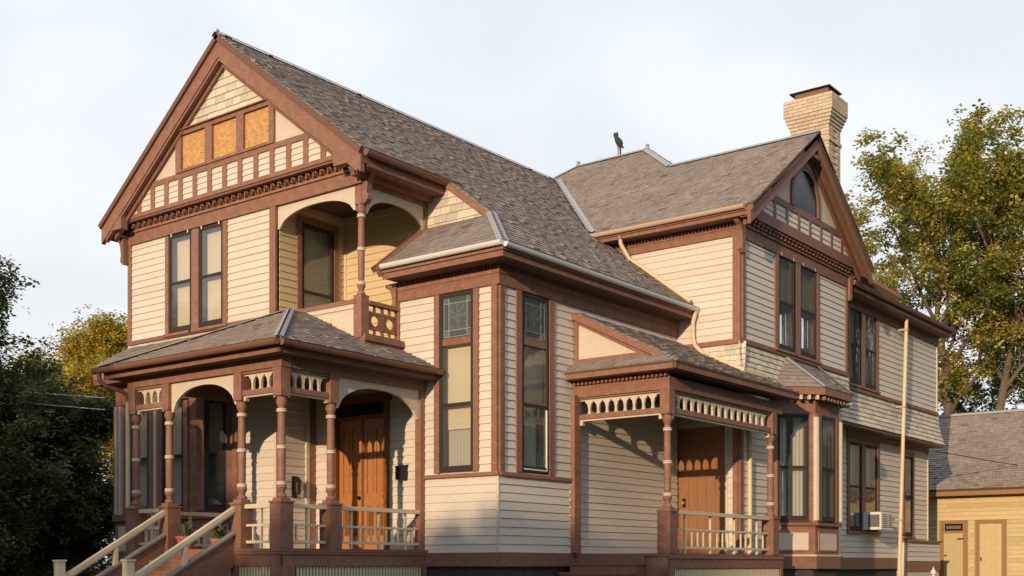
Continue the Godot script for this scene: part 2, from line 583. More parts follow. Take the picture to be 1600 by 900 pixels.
# p0: a point of the surface; h: uphill on plan; s: rise per metre; pts: outline on plan (x, z)
func roof(called: String, p0: Vector3, h: Vector3, s: float, pts: Array, expo := 0.118, wide := 0.115, thick := 0.09, laid := true, tint := Color(0.28, 0.242, 0.22)) -> MeshInstance3D:
	var u := h.cross(Vector3.UP)
	var v := (h + Vector3.UP * s).normalized()
	var t := Transform3D(Basis(u, v, u.cross(v)), p0)
	var poly := plan(p0, h, s, pts)
	var b := MB.new()
	b.prism(t, poly, -thick, -0.004)
	var o := part(house, called, b, M.soffit_shaded)
	if laid:
		shingles(o, t, poly, expo, wide, tint)
	return o

func shingles(parent: Node, t: Transform3D, poly: PackedVector2Array, expo: float, wide: float, tint: Color) -> void:
	var y0 := INF; var y1 := -INF
	for p in poly:
		y0 = minf(y0, p.y); y1 = maxf(y1, p.y)
	var b := MB.new()
	var y := y0
	var noise := FastNoiseLite.new()
	noise.seed = 77
	noise.frequency = 0.22
	while y < y1:
		var s := spans(poly, minf(y + expo * 0.5, y1 - 0.005))
		if s.y - s.x > 0.02:
			var u := s.x - rng.randf() * wide
			while u < s.y:
				var w := wide * rng.randf_range(0.6, 1.5)
				var a := maxf(u + 0.003, s.x); var e := minf(u + w - 0.003, s.y)
				u += w
				if e - a < 0.012:
					continue
				var top := minf(y + expo * 1.7, y1)
				var ya := y + rng.randf_range(-0.005, 0.005)
				var lift := 0.020 + rng.randf() * 0.010
				if rng.randf() < 0.04:
					lift += 0.014
				var f := rng.randf_range(0.87, 1.12) * (1.0 + 0.14 * noise.get_noise_2d(u * 3.0, y * 3.0))
				if rng.randf() < 0.03:
					f *= 0.68
				var warm := rng.randf_range(-0.03, 0.03)
				b.col = Color(tint.r * f * (1 + warm), tint.g * f, tint.b * f * (1 - warm))
				var p0 := t * Vector3(a, ya, lift); var p1 := t * Vector3(e, ya, lift + rng.randf_range(-0.003, 0.003))
				var p2 := t * Vector3(e, top, 0.003); var p3 := t * Vector3(a, top, 0.003)
				var q0 := t * Vector3(a, ya, -0.002); var q1 := t * Vector3(e, ya, -0.002)
				b.quad(p0, p1, p2, p3)
				b.quad(q0, q1, p1, p0)
				b.tri(q1, p2, p1); b.tri(q0, p0, p3)
		y += expo
	var o := part(parent, "shingles", b, M.roof_shingle)
	o.set_meta("kind", "stuff")

func bar(called: String, a: Vector3, b: Vector3, wide: float, high: float, m: Material, parent: Node = null, up := Vector3.UP) -> MeshInstance3D:   # a straight bar between two points
	var d := (b - a).normalized()
	var s := d.cross(up).normalized()
	var t := Transform3D(Basis(d, s.cross(d), s), a)
	var mb := MB.new()
	mb.box(t, 0, (b - a).length(), -high / 2, high / 2, -wide / 2, wide / 2)
	return part(parent if parent else house, called, mb, m)

# a strip of sheet metal folded over a hip or a ridge, or laid in a valley
func cap(called: String, a: Vector3, b: Vector3, na: Vector3, nb: Vector3, wide: float, m: Material, valley := false) -> void:
	var d := (b - a).normalized()
	var mb := MB.new()
	for n: Vector3 in [na.normalized(), nb.normalized()]:
		var other := nb.normalized() if n.is_equal_approx(na.normalized()) else na.normalized()
		var s := d.cross(n).normalized()
		if (s.dot(other) > 0) != valley:
			s = -s
		var o := n * 0.05
		var p := [a + o, b + o, b + o + s * wide, a + o + s * wide]
		var q := [p[0] - n * 0.006, p[1] - n * 0.006, p[2] - n * 0.006, p[3] - n * 0.006]
		if (p[1] - p[0]).cross(p[3] - p[0]).dot(n) < 0:
			p = [p[1], p[0], p[3], p[2]]
			q = [q[1], q[0], q[3], q[2]]
		mb.quad(p[0], p[1], p[2], p[3])
		mb.quad(q[3], q[2], q[1], q[0])
		mb.quad(q[2], q[3], p[3], p[2])
	part(house, called, mb, m)

func gutter(a: Vector3, b: Vector3, out: Vector3, m: Material, size := 0.09, clips := 0.0) -> MeshInstance3D:
	var d := (b - a).normalized()
	var t := Transform3D(Basis(out, Vector3.UP, out.cross(Vector3.UP)), a)
	var l := (b - a).length()
	if d.dot(t.basis.z) < 0:
		t.origin = b
	var pts := PackedVector2Array()
	# half-round trough with a thickness
	for k in 9:
		var an := PI + PI * k / 8.0
		pts.append(Vector2(size * 0.55 + cos(an) * size * 0.55, sin(an) * size * 0.8))
	pts.append(Vector2(size * 1.1 + 0.012, 0.004))
	pts.append(Vector2(size * 1.1 - 0.008, 0.004))
	for k in range(8, -1, -1):
		var an := PI + PI * k / 8.0
		pts.append(Vector2(size * 0.55 + cos(an) * size * 0.47, sin(an) * size * 0.68))
	var mb := MB.new()
	mb.prism(t, pts, 0, l)
	# end plates
	var half := PackedVector2Array()
	for k in 9:
		var an := PI + PI * k / 8.0
		half.append(Vector2(size * 0.55 + cos(an) * size * 0.57, sin(an) * size * 0.82))
	mb.prism(t, half, -0.004, 0.004)
	mb.prism(t, half, l - 0.004, l + 0.004)
	var g := part(house, "gutter", mb, m)
	if clips > 0:
		var n := int(l / clips)
		for k in n:
			var cl := MB.new()
			var z := (k + 0.6) * clips
			cl.box(t, -0.08, size * 1.2, 0.006, 0.012, z - 0.008, z + 0.008)
			part(g, "hanger", cl, M.gutter_grey)
	return g


# ---------- windows
# t, opening u0..u1, y0..y1. style: blind (how far the blind hangs down, 0..1), curtain, meet (height share of meeting rail)
func sash_window(t: Transform3D, u0: float, u1: float, y0: float, y1: float, o := {}) -> MeshInstance3D:
	var casing: float = o.get("casing", 0.1)
	var cl: float = o.get("left", casing); var cr: float = o.get("right", casing)
	var parent: Node = o.get("parent", house)
	var b := MB.new()
	var proud := 0.04
	var head: float = o.get("head", casing)
	b.box(t, u0 - cl, u0, y0 - 0.02, y1 + head, -0.04, proud)
	b.box(t, u1, u1 + cr, y0 - 0.02, y1 + head, -0.04, proud)
	if head > 0.0:
		b.box(t, u0, u1, y1, y1 + head, -0.04, proud - 0.002)
	if o.get("sill", true):
		b.box(t, u0 - cl - 0.02, u1 + cr + 0.02, y0 - 0.07, y0 - 0.021, -0.04, proud + 0.035)
	# jamb lining
	b.box(t, u0 - 0.012, u0, y0, y1, -0.16, -0.041); b.box(t, u1, u1 + 0.012, y0, y1, -0.16, -0.041)
	b.box(t, u0, u1, y1, y1 + 0.012, -0.16, -0.041); b.box(t, u0, u1, y0 - 0.02, y0, -0.16, -0.004)
	var w := part(parent, o.get("called", "window"), b, o.get("casing_mat", M.brown0))
	var my: float = y0 + (y1 - y0) * o.get("meet", 0.5)
	# storm frame in front
	var fr := 0.058
	var st := MB.new()
	st.box(t, u0, u0 + fr, y0, y1, 0.0, 0.028); st.box(t, u1 - fr, u1, y0, y1, 0.0, 0.028)
	st.box(t, u0 + fr, u1 - fr, y0, y0 + fr * 1.5, 0.0, 0.026); st.box(t, u0 + fr, u1 - fr, y1 - fr, y1, 0.0, 0.026)
	st.box(t, u0 + fr, u1 - fr, my - 0.022, my + 0.022, -0.002, 0.027)
	part(w, "storm_frame", st, o.get("frame_mat", M.storm_frame))
	# sashes behind
	var sa := MB.new()
	for q in [[y0 + 0.03, my + 0.02, -0.075], [my - 0.02, y1 - 0.03, -0.05]]:
		var a: float = u0 + 0.03; var e: float = u1 - 0.03
		sa.box(t, a, a + 0.035, q[0], q[1], q[2] - 0.02, q[2]); sa.box(t, e - 0.035, e, q[0], q[1], q[2] - 0.02, q[2])
		sa.box(t, a + 0.035, e - 0.035, q[0], q[0] + 0.05, q[2] - 0.02, q[2] - 0.001); sa.box(t, a + 0.035, e - 0.035, q[1] - 0.035, q[1], q[2] - 0.02, q[2] - 0.001)
	part(w, "sash", sa, o.get("sash_mat", M.storm_frame))
	if o.get("stained", false):
		return w
	for q in [[y0 + fr * 1.5, my - 0.022], [my + 0.022, y1 - fr]]:
		slab(w, "pane", t, u0 + fr, u1 - fr, q[0], q[1], 0.010, 0.014, M.glass)
	var down: float = o.get("blind", 0.0)
	if down > 0:
		slab(w, "blind", t, u0 + 0.02, u1 - 0.02, y1 - (y1 - y0) * down, y1 - 0.02, -0.125, -0.118, o.get("blind_mat", M.blind))
	var cu: float = o.get("curtain", 0.0)
	if cu > 0:
		var c := MB.new()
		var top: float = y0 + (y1 - y0) * cu
		var n := 26
		var gap: float = o.get("gap", 0.0)
		for k in n:
			var a := lerpf(u0 + 0.015, u1 - 0.015, k / float(n)); var e := lerpf(u0 + 0.015, u1 - 0.015, (k + 1) / float(n))
			if absf((a + e) / 2 - (u0 + u1) / 2) < gap * (u1 - u0) / 2:
				continue
			var wa := -0.145 + 0.016 * sin(k * 1.9) + 0.008 * sin(k * 0.7); var wb := -0.145 + 0.016 * sin((k + 1) * 1.9) + 0.008 * sin((k + 1) * 0.7)
			c.quad(t * Vector3(a, y0 + 0.02, wa), t * Vector3(e, y0 + 0.02, wb), t * Vector3(e, top, wb), t * Vector3(a, top, wa))
		part(w, "curtain", c, o.get("curtain_mat", M.curtain))
	# white hangers of the storm window
	if o.get("hooks", true):
		for f in [0.14, 0.86]:
			var u := lerpf(u0, u1, f)
			slab(w, "storm_hanger", t, u - 0.012, u + 0.012, y1 - 0.035, y1 + 0.03, 0.041, 0.05, M.storm_white)
	return w


# ---------- turned posts; levels y0 (foot) to y1 (head), r the shaft's radius
func turned(parent: Node, called: String, at: Vector3, h: float, r: float, bands: Array, mat_a: Material, mat_b: Material) -> MeshInstance3D:
	var prof := [Vector2(r * 1.15, 0), Vector2(r * 1.35, h * 0.012), Vector2(r * 1.2, h * 0.03), Vector2(r * 0.8, h * 0.045), Vector2(r * 0.95, h * 0.07), Vector2(r * 1.32, h * 0.1), Vector2(r * 1.2, h * 0.125), Vector2(r * 0.82, h * 0.15), Vector2(r * 0.98, h * 0.19), Vector2(r * 1.04, h * 0.4), Vector2(r * 1.02, h * 0.6), Vector2(r * 0.92, h * 0.86), Vector2(r * 0.85, h * 0.885), Vector2(r * 1.3, h * 0.93), Vector2(r * 1.38, h * 0.955), Vector2(r * 1.1, h * 0.985), Vector2(r * 1.2, h)]
	var a := MB.new()
	a.lathe(Vector3.ZERO, prof, 18)
	var m := a.commit(null, mat_a)
	var b := MB.new()
	for q in bands:
		var y: float = q
		b.lathe(Vector3.ZERO, [Vector2(r * 0.7, y - 0.026), Vector2(r * 1.22, y - 0.024), Vector2(r * 1.32, y - 0.014), Vector2(r * 1.16, y), Vector2(r * 1.32, y + 0.014), Vector2(r * 1.22, y + 0.024), Vector2(r * 0.7, y + 0.026)], 18)
	b.commit(m, mat_b)
	return add(parent, called, m, null, rel(parent) * Transform3D(Basis.IDENTITY, at))

# flat arch filling the head of an opening: u0..u1, springing y, crown y, top y
func arch(parent: Node, t: Transform3D, u0: float, u1: float, spring: float, crown: float, top: float, w0: float, w1: float, m: Material) -> void:
	var pts := PackedVector2Array([Vector2(u1, top), Vector2(u0, top), Vector2(u0, spring)])
	var n := 20
	for k in n + 1:
		var f := k / float(n)
		var x := lerpf(u0 + 0.035, u1 - 0.035, f)
		var e := absf(f * 2 - 1)
		var y := spring + (crown - spring) * pow(maxf(0.0, 1 - pow(e, 2.3)), 0.62)
		pts.append(Vector2(x, y))
	pts.append(Vector2(u1, spring))
	var b := MB.new()
	b.prism(t, pts, w0, w1)
	part(parent, "arch_panel", b, m)

# row of pierced pickets between two rails
func valance(parent: Node, t: Transform3D, u0: float, u1: float, y0: float, y1: float, n: int, w0: float, w1: float, m: Material) -> void:
	var p := (u1 - u0) / n
	var h := y1 - y0
	var key := "picket%.3f_%.3f_%.3f" % [p, h, w1 - w0]
	if not cache.has(key):
		var half := [Vector2(0.19, 0), Vector2(0.19, 0.04), Vector2(0.13, 0.10), Vector2(0.11, 0.20), Vector2(0.11, 0.38), Vector2(0.135, 0.46), Vector2(0.175, 0.52), Vector2(0.16, 0.57), Vector2(0.19, 0.63), Vector2(0.28, 0.71), Vector2(0.36, 0.75), Vector2(0.5, 0.90), Vector2(0.5, 1.0)]
		var pts := PackedVector2Array()
		for q: Vector2 in half:
			pts.append(Vector2(q.x * p, q.y * h))
		for k in range(half.size() - 1, -1, -1):
			pts.append(Vector2(-half[k].x * p, half[k].y * h))
		var b := MB.new()
		b.prism(Transform3D.IDENTITY, pts, 0, w1 - w0)
		cache[key] = b.commit()
	var back := rel(parent)
	for k in range(0, n + 1):
		if k == 0 or k == n:
			continue
		add(parent, "picket", cache[key], m, back * t * Transform3D(Basis.IDENTITY, Vector3(u0 + p * k, y0, w0)))
	# half openings at both ends keep the head band running
	slab(parent, "valance_head", t, u0, u0 + p / 2, y0 + h * 0.9, y1, w0, w1, m)
	slab(parent, "valance_head", t, u1 - p / 2, u1, y0 + h * 0.9, y1, w0, w1, m)

# scroll bracket in a frame's plane: corner at (u, top), reaching out du and down dh
func bracket(parent: Node, t: Transform3D, u: float, top: float, du: float, dh: float, w0: float, w1: float, m: Material) -> void:
	var pts := PackedVector2Array([Vector2(u, top), Vector2(u + du, top), Vector2(u + du * 1.02, top - dh * 0.10), Vector2(u + du * 0.88, top - dh * 0.17), Vector2(u + du * 0.62, top - dh * 0.24), Vector2(u + du * 0.46, top - dh * 0.38), Vector2(u + du * 0.40, top - dh * 0.55), Vector2(u + du * 0.34, top - dh * 0.70), Vector2(u + du * 0.44, top - dh * 0.80), Vector2(u + du * 0.42, top - dh * 0.90), Vector2(u + du * 0.2, top - dh), Vector2(u, top - dh)])
	var b := MB.new()
	b.prism(t, pts, w0, w1)
	part(parent, "bracket", b, m)

# small blocks under a cornice, joined because each is only a few pixels wide
func dentils(parent: Node, t: Transform3D, u0: float, u1: float, y0: float, y1: float, w0: float, w1: float, pitch: float, m: Material) -> void:
	var b := MB.new()
	var n := int((u1 - u0) / pitch)
	for k in n:
		var u := u0 + (k + 0.25) * (u1 - u0) / n
		b.box(t, u, u + pitch * 0.5, y0, y1, w0, w1)
	var o := part(parent, "dentils", b, m)
	o.set_meta("kind", "stuff")


func slope_n(h: Vector3, s: float) -> Vector3:
	return (Vector3.UP - h * s).normalized()

const EX := Vector3(1, 0, 0)
const EZ := Vector3(0, 0, 1)
const MS := 0.7725      # slope of the main roof
const RIDGE := 9.78
const RZ := -5.03

func main_y(z: float) -> float:
	return RIDGE - MS * (z - RZ)

func build_house() -> void:
	house = thing("house", Vector3.ZERO, "cream and brown wooden Victorian house with gables, porches and a corner balcony", "house")
	var F := front(XF)
	var nmain := slope_n(-EZ, MS)

	# ----- foundation and unseen shell
	var fb := MB.new()
	var id := Transform3D.IDENTITY
	fb.box(id, XF + 0.03, 13.4, 0, 0.83, -8.0, -4.02); fb.box(id, 0.03, 13.4, 0, 0.83, -4.02, -0.03)
	fb.box(id, XW + 0.13, 10.1, 0, 0.83, -0.03, 1.19); fb.box(id, 10.1, 16.9, 0, 0.83, -4.5, 0.75)
	part(house, "foundation", fb, M.foundation)
	var sh := MB.new()
	sh.box(id, XF + 0.05, 13.4, 0.84, 7.0, -8.05, -7.9); sh.box(id, 13.3, 13.4, 0.84, 7.0, -7.9, -4.5)
	sh.box(id, 13.4, 16.8, 0.84, 6.8, -4.5, -4.4); sh.box(id, 16.7, 16.8, 0.84, 6.8, -4.4, 0.6)
	sh.box(id, XF + 0.2, 13.2, 4.22, 4.30, -7.9, -4.1); sh.box(id, XF + 0.2, 13.2, 6.96, 7.02, -7.9, -4.1)
	sh.box(id, 0.75, 16.6, 4.22, 4.30, -4.0, -0.2); sh.box(id, XB + 0.2, 13.2, 5.2, 5.26, -4.0, -0.2)
	sh.box(id, XF + 0.2, 13.2, 0.9, 0.98, -7.9, -4.1); sh.box(id, 0.2, 16.6, 0.9, 0.98, -4.0, -0.2)
	part(house, "inner_shell", sh, M.interior)

	# ----- front wall, upper floor
	var hw := hole(-6.9, -5.28, 4.98, 6.8)
	var wf := wall(F, rect(ZL, ZC, 4.94, 6.96), [hw], 0.16, 0.0, [])
	boards(wf, F, rect(ZL + 0.04, ZC - 0.05, 5.0, 6.8), [hw], 0.122, cream())
	sash_window(F, -6.851, -6.198, 5.02, 6.765, {"left": 0.1, "right": 0.0, "head": 0.0, "blind": 0.985, "meet": 0.5})
	sash_window(F, -6.0, -5.337, 5.02, 6.765, {"left": 0.197, "right": 0.11, "head": 0.0, "blind": 0.985, "meet": 0.5})
	slab(house, "corner_board", F, ZL - 0.03, ZL + 0.07, 4.99, 6.78, 0.0, 0.042, M.brown0)
	slab(house, "corner_board", F, -4.13, ZC + 0.02, 4.40, 6.78, 0.0, 0.045, M.brown0)
	slab(house, "band_board", F, ZL - 0.035, -4.131, 4.93, 5.0, 0.0, 0.046, M.brown1)
	slab(house, "frieze_board", F, ZL - 0.035, ZB + 0.06, 6.78, 6.985, 0.0, 0.052, M.brown0)
	slab(house, "moulding", F, ZL - 0.045, ZB + 0.07, 6.985, 7.025, 0.0, 0.085, M.brown2)
	# scrolled blocks under the jettied gable
	var dm := MB.new()
	var ring := PackedVector2Array()
	for k in 13:
		var a := -PI * 0.1 + PI * 1.5 * k / 12.0
		ring.append(Vector2(cos(a) * 0.045, sin(a) * 0.045 - 0.05))
	for k in range(12, -1, -1):
		var a := -PI * 0.1 + PI * 1.5 * k / 12.0
		ring.append(Vector2(cos(a) * 0.021, sin(a) * 0.021 - 0.05))
	dm.prism(id, ring, 0.0, 0.07)
	dm.box(id, -0.06, -0.046, -0.10, 0.0, 0.0, 0.05)
	var dent := dm.commit()
	var corn := slab(house, "cornice", F, ZL - 0.05, ZB + 0.08, 7.135, 7.17, -0.05, 0.215, M.brown1)
	for k in 36:
		add(corn, "dentil", dent, M.brown0, rel(corn) * F * Transform3D(Basis.IDENTITY, Vector3(ZL + 0.1 + k * 0.1665, 7.132, 0.065)))
	slab(house, "dentil_backing", F, ZL - 0.04, ZB + 0.07, 7.025, 7.135, -0.05, 0.06, M.brown1)

	# ----- the gable
	var G := front(XG)
	var gz := RZ
	var gy := func(z: float) -> float: return RIDGE - 0.17 - MS * absf(z - gz)
	var zl7: float = gz - (RIDGE - 0.17 - 7.172) / MS
	var zr7: float = 2 * gz - zl7
	var gw := wall(G, PackedVector2Array([Vector2(zl7, 7.172), Vector2(zr7, 7.172), Vector2(gz, gy.call(gz))]), [], 0.2, 0.0, [], null, "gable_wall")
	slab(house, "gable_band", G, zl7 + 0.12, zr7 - 0.12, 7.172, 7.245, 0.0, 0.035, M.brown0)
	slab(house, "gable_band", G, zl7 + 0.65, zr7 - 0.65, 7.635, 7.725, 0.0, 0.036, M.brown0)
	var zz0 := gz - (RIDGE - 0.17 - 7.24) / MS; var zz1 := gz - (RIDGE - 0.17 - 7.64) / MS
	boards(gw, G, PackedVector2Array([Vector2(zz0, 7.24), Vector2(2 * gz - zz0, 7.24), Vector2(2 * gz - zz1, 7.64), Vector2(zz1, 7.64)]), [], 0.1, cream(), "clapboard", 20.0)
	for k in range(-2, 12):
		var z := -7.0 + 0.4 * k - 0.11
		var top := 7.635
		var edge: float = gy.call(z if z < gz else z + 0.11)
		if edge < 7.3:
			continue
		slab(house, "stile", G, z, z + 0.115, 7.245, minf(top, edge), 0.0, 0.034, M.brown0)
	# boarded window
	var bw := slab(house, "boarded_window", G, -6.356, -3.78, 8.37, 8.44, 0.0, 0.06, M.brown0)
	slab(bw, "window_hood", G, -6.40, -3.74, 8.44, 8.462, 0.0, 0.10, M.brown1)
	slab(bw, "sill", G, -6.356, -3.78, 7.725, 7.77, 0.0, 0.06, M.brown0)
	for q in [[-6.356, -6.20], [-5.545, -5.355], [-4.72, -4.535], [-3.905, -3.78]]:
		slab(bw, "mullion", G, q[0], q[1], 7.77, 8.37, 0.0, 0.058, M.brown0)
	for q in [[-6.20, -5.545], [-5.355, -4.72], [-4.535, -3.905]]:
		slab(bw, "chipboard_panel", G, q[0], q[1], 7.77, 8.37, 0.0, 0.012, M.osb)
	# side triangles of the window row, and the shingled peak
	for s in [-1, 1]:
		var u0 := -6.356 if s < 0 else -3.78
		var zt = gz + s * (RIDGE - 0.17 - 7.725) / MS
		var yb: float = gy.call(u0)
		var tb := MB.new()
		var tri := PackedVector2Array([Vector2(zt, 7.725), Vector2(u0, 7.725), Vector2(u0, yb)])
		if s > 0:
			tri = PackedVector2Array([Vector2(u0, 7.725), Vector2(zt, 7.725), Vector2(u0, yb)])
		tb.prism(G, tri, 0.0, 0.014)
		part(house, "panel", tb, M.cream_trim)
	var zs := gz - (RIDGE - 0.17 - 8.462) / MS
	shingle_wall(gw, G, PackedVector2Array([Vector2(zs, 8.462), Vector2(2 * gz - zs, 8.462), Vector2(gz, gy.call(gz))]), 0.125, 0.23, wall_shingles())
	# rake boards
	for s in [-1.0, 1.0]:
		var d := Vector3(0, -MS, s).normalized()
		var apex := Vector3(0, RIDGE - 0.02, gz)
		var foot := Vector3(0, RIDGE - 0.02 - MS * 3.36, gz + s * 3.36)
		var nn := Vector3(0, 1, s * MS).normalized()
		var mk := func(called: String, lo: float, hi: float, x0: float, x1: float, m: Material, cut: float) -> void:
			var mb := MB.new()
			# outline in (z, y), plumb cut at the apex
			var k := sqrt(1 + MS * MS)
			var p := PackedVector2Array([Vector2(gz, RIDGE - 0.02 - lo * k), Vector2(gz + s * (3.36 - cut), RIDGE - 0.02 - MS * (3.36 - cut) - lo * k), Vector2(gz + s * (3.36 - cut), RIDGE - 0.02 - MS * (3.36 - cut) - hi * k), Vector2(gz, RIDGE - 0.02 - hi * k)])
			mb.prism(front(0), p, -x1, -x0)
			part(house, called, mb, m)
		mk.call("rake_moulding", 0.0, 0.075, -1.285, -1.16, M.brown1, 0.0)
		mk.call("rake_board", 0.075, 0.29, -1.245, -1.165, M.brown0, 0.0)
		mk.call("rake_moulding", 0.29, 0.33, -1.225, -1.15, M.brown2, 0.1)
		mk.call("rake_frieze", 0.22, 0.40, -1.13, XG - 0.001, M.brown1, 0.25)
		# soffit between the rake and the gable
		mk.call("rake_soffit", 0.20, 0.218, -1.164, XG - 0.0, M.soffit_shaded, 0.1)
		# boxed foot of the rake
		var fo := MB.new()
		var zf: float = gz + s * 3.36
		var yf: float = RIDGE - 0.02 - MS * 3.36
		var poly := PackedVector2Array([Vector2(zf, yf - 0.02), Vector2(zf, yf - 0.17), Vector2(zf - s * 0.60, yf - 0.17), Vector2(zf - s * 0.60, yf + 0.22), Vector2(zf - s * 0.3, yf + 0.15)])
		fo.prism(front(0), poly, 1.10, 1.235)
		part(house, "rake_foot", fo, M.brown0)
	# finial ball on the ridge end
	var fin := MB.new()
	fin.lathe(Vector3(-1.25, RIDGE + 0.02, gz), [Vector2(0.0, 0), Vector2(0.02, 0.012), Vector2(0.03, 0.035), Vector2(0.02, 0.058), Vector2(0, 0.07)], 10)
	part(house, "finial", fin, M.flashing)

	# ----- main roof
	var main := roof("main_roof", Vector3(0, RIDGE, RZ), -EZ, MS, [Vector2(-1.29, RZ), Vector2(8.62, RZ), Vector2(4.93, -1.63), Vector2(XW, -1.63), Vector2(XW, 0.43), Vector2(-0.43, 0.43), Vector2(0.70, -0.70), Vector2(0.66, -1.62), Vector2(-1.29, -1.62)])
	roof("main_roof_far_slope", Vector3(0, RIDGE, RZ), EZ, MS, [Vector2(-1.29, RZ), Vector2(9.3, RZ), Vector2(9.3, -8.44), Vector2(-1.29, -8.44)], 0.135, 0.14, 0.09, false)
	cap("ridge_cap", Vector3(-1.29, RIDGE, RZ), Vector3(8.6, RIDGE, RZ), nmain, slope_n(EZ, MS), 0.10, M.flashing)
	# eave of the front block, near side
	var S := side(0)
	var ey := main_y(-1.62)
	slab(house, "fascia", S, -1.235, 1.0, ey - 0.20, ey - 0.075, -1.74, -1.66, M.brown1)
	slab(house, "eave_soffit", S, -1.10, 1.0, ey - 0.235, ey - 0.20, ZB, -1.66, M.brown1)
	slab(house, "eave_moulding", S, -1.09, 0.98, ey - 0.30, ey - 0.235, ZB + 0.02, ZB + 0.16, M.brown1)
	gutter(Vector3(-1.22, ey - 0.01, -1.64), Vector3(0.95, ey - 0.03, -1.64), EZ, M.gutter_brown, 0.11)
	var gt := MB.new()
	gt.box(S, -1.22, 0.64, ey - 0.012, ey + 0.012, -1.66, -1.62)
	part(house, "drip_edge", gt, M.flashing)
	# eave on the far side of the front block
	var el := main_y(-1.62)
	slab(house, "fascia", S, -1.10, 8.0, el - 0.20, el - 0.06, -8.42, -8.34, M.brown0)
	slab(house, "eave_soffit", S, -1.10, 8.0, el - 0.235, el - 0.20, -8.42, ZL + 0.02, M.soffit_shaded)
	bracket(house, front(XF - 0.06), ZL - 0.0, 6.97, -0.24, 0.55, -0.05, 0.09, M.brown1)

	# ----- balcony
	var B := side(ZC)
	var wb := wall(B, rect(XF, XB, 4.4, 6.93), [hole(-0.33, 0.42, 4.6, 6.66)], 0.12, 0.0, [])
	boards(wb, B, rect(XF + 0.05, XB, 4.42, 6.93), [hole(-0.42, 0.50, 4.4, 6.75)], 0.122, [M.balcony_bounce_cream0, M.balcony_bounce_cream1, M.balcony_bounce_cream2])
	sash_window(B, -0.33, 0.42, 4.62, 6.64, {"casing": 0.1, "blind": 0.98, "blind_mat": M.blind_olive, "hooks": false, "meet": 0.43, "frame_mat": M.storm_frame})
	var BB := front(XB)
	wall(BB, rect(ZC, ZB + 0.02, 4.4, 6.93), [], 0.12, 0.122, [M.balcony_bounce_cream0, M.balcony_bounce_cream1, M.balcony_bounce_cream2])
	slab(house, "corner_board", BB, ZC + 0.0, ZC + 0.07, 4.42, 6.93, 0.0, 0.03, M.cream_trim)
	slab(house, "balcony_ceiling", S, XF + 0.02, XB + 0.05, 6.93, 6.965, ZC - 0.1, ZB + 0.0, M.ceiling)
	slab(house, "balcony_floor", S, XF - 0.02, XB, 4.30, 4.40, ZC, ZB + 0.12, M.brown0)
	slab(house, "balcony_moulding", S, XF - 0.06, -0.04, 4.33, 4.43, ZB + 0.12, ZB + 0.17, M.brown1)
	var F2 := front(XF)
	slab(house, "balcony_panel", F2, ZC + 0.021, ZB - 0.1, 4.36, 4.93, -0.06, 0.0, M.cream_trim)
	slab(house, "panel_moulding", F2, ZC + 0.021, ZB - 0.1, 4.86, 4.93, 0.0, 0.02, M.cream_trim)
	slab(house, "balcony_rail", F2, ZC + 0.021, ZB - 0.09, 4.93, 5.0, -0.09, 0.035, M.brown0)
	# corner post
	slab(house, "pedestal", S, XF - 0.02, XF + 0.15, 4.36, 5.06, ZB - 0.13, ZB + 0.04, M.brown0)
	turned(house, "column", Vector3(XF + 0.065, 5.06, ZB - 0.045), 1.42, 0.052, [0.19, 0.72, 1.24], M.brown0, M.cream_trim)
	slab(house, "post_head", S, XF + 0.0, XF + 0.14, 6.48, 6.97, ZB - 0.12, ZB + 0.02, M.brown0)
	bracket(house, F2, ZB + 0.03, 7.02, 0.30, 0.55, -0.10, 0.0, M.brown0)
	# side railing with two pierced panels
	var R := side(ZB)
	slab(house, "balcony_rail", R, XF + 0.151, 0.0, 4.93, 4.99, -0.06, 0.05, M.brown0)
	slab(house, "balcony_rail", R, XF + 0.151, 0.0, 4.80, 4.83, -0.03, 0.02, M.brown0)
	slab(house, "balcony_rail", R, XF + 0.151, 0.0, 4.55, 4.58, -0.03, 0.02, M.brown0)
	slab(house, "balcony_rail", R, XF + 0.151, 0.0, 4.43, 4.47, -0.05, 0.04, M.brown0)
	for u in [-0.39, -0.06]:
		slab(house, "baluster", R, u, u + 0.04, 4.47, 4.93, -0.025, 0.018, M.brown1)
	for u in [-0.56, -0.22]:
		slab(house, "baluster", R, u, u + 0.03, 4.83, 4.93, -0.02, 0.015, M.brown1)
		slab(house, "baluster", R, u, u + 0.03, 4.47, 4.55, -0.02, 0.015, M.brown1)
	for q in [[-0.70, -0.39], [-0.35, -0.06]]:
		var pm := MB.new()
		var cx: float = (q[0] + q[1]) / 2
		var n := 24
		for k in n:
			var pts := []
			for a: float in [TAU * k / n, TAU * (k + 1) / n]:
				var dd := Vector2(cos(a), sin(a))
				var e: float = minf((q[1] - q[0]) / 2 / maxf(absf(dd.x), 1e-4), 0.11 / maxf(absf(dd.y), 1e-4))
				pts.append([Vector2(cx, 4.69) + dd * 0.082, Vector2(cx, 4.69) + dd * e])
			pm.quad(R * Vector3(pts[0][0].x, pts[0][0].y, 0.012), R * Vector3(pts[0][1].x, pts[0][1].y, 0.012), R * Vector3(pts[1][1].x, pts[1][1].y, 0.012), R * Vector3(pts[1][0].x, pts[1][0].y, 0.012))
			pm.quad(R * Vector3(pts[1][0].x, pts[1][0].y, -0.012), R * Vector3(pts[1][1].x, pts[1][1].y, -0.012), R * Vector3(pts[0][1].x, pts[0][1].y, -0.012), R * Vector3(pts[0][0].x, pts[0][0].y, -0.012))
			pm.quad(R * Vector3(pts[0][0].x, pts[0][0].y, -0.012), R * Vector3(pts[0][0].x, pts[0][0].y, 0.012), R * Vector3(pts[1][0].x, pts[1][0].y, 0.012), R * Vector3(pts[1][0].x, pts[1][0].y, -0.012))
		part(house, "pierced_panel", pm, M.brown1)
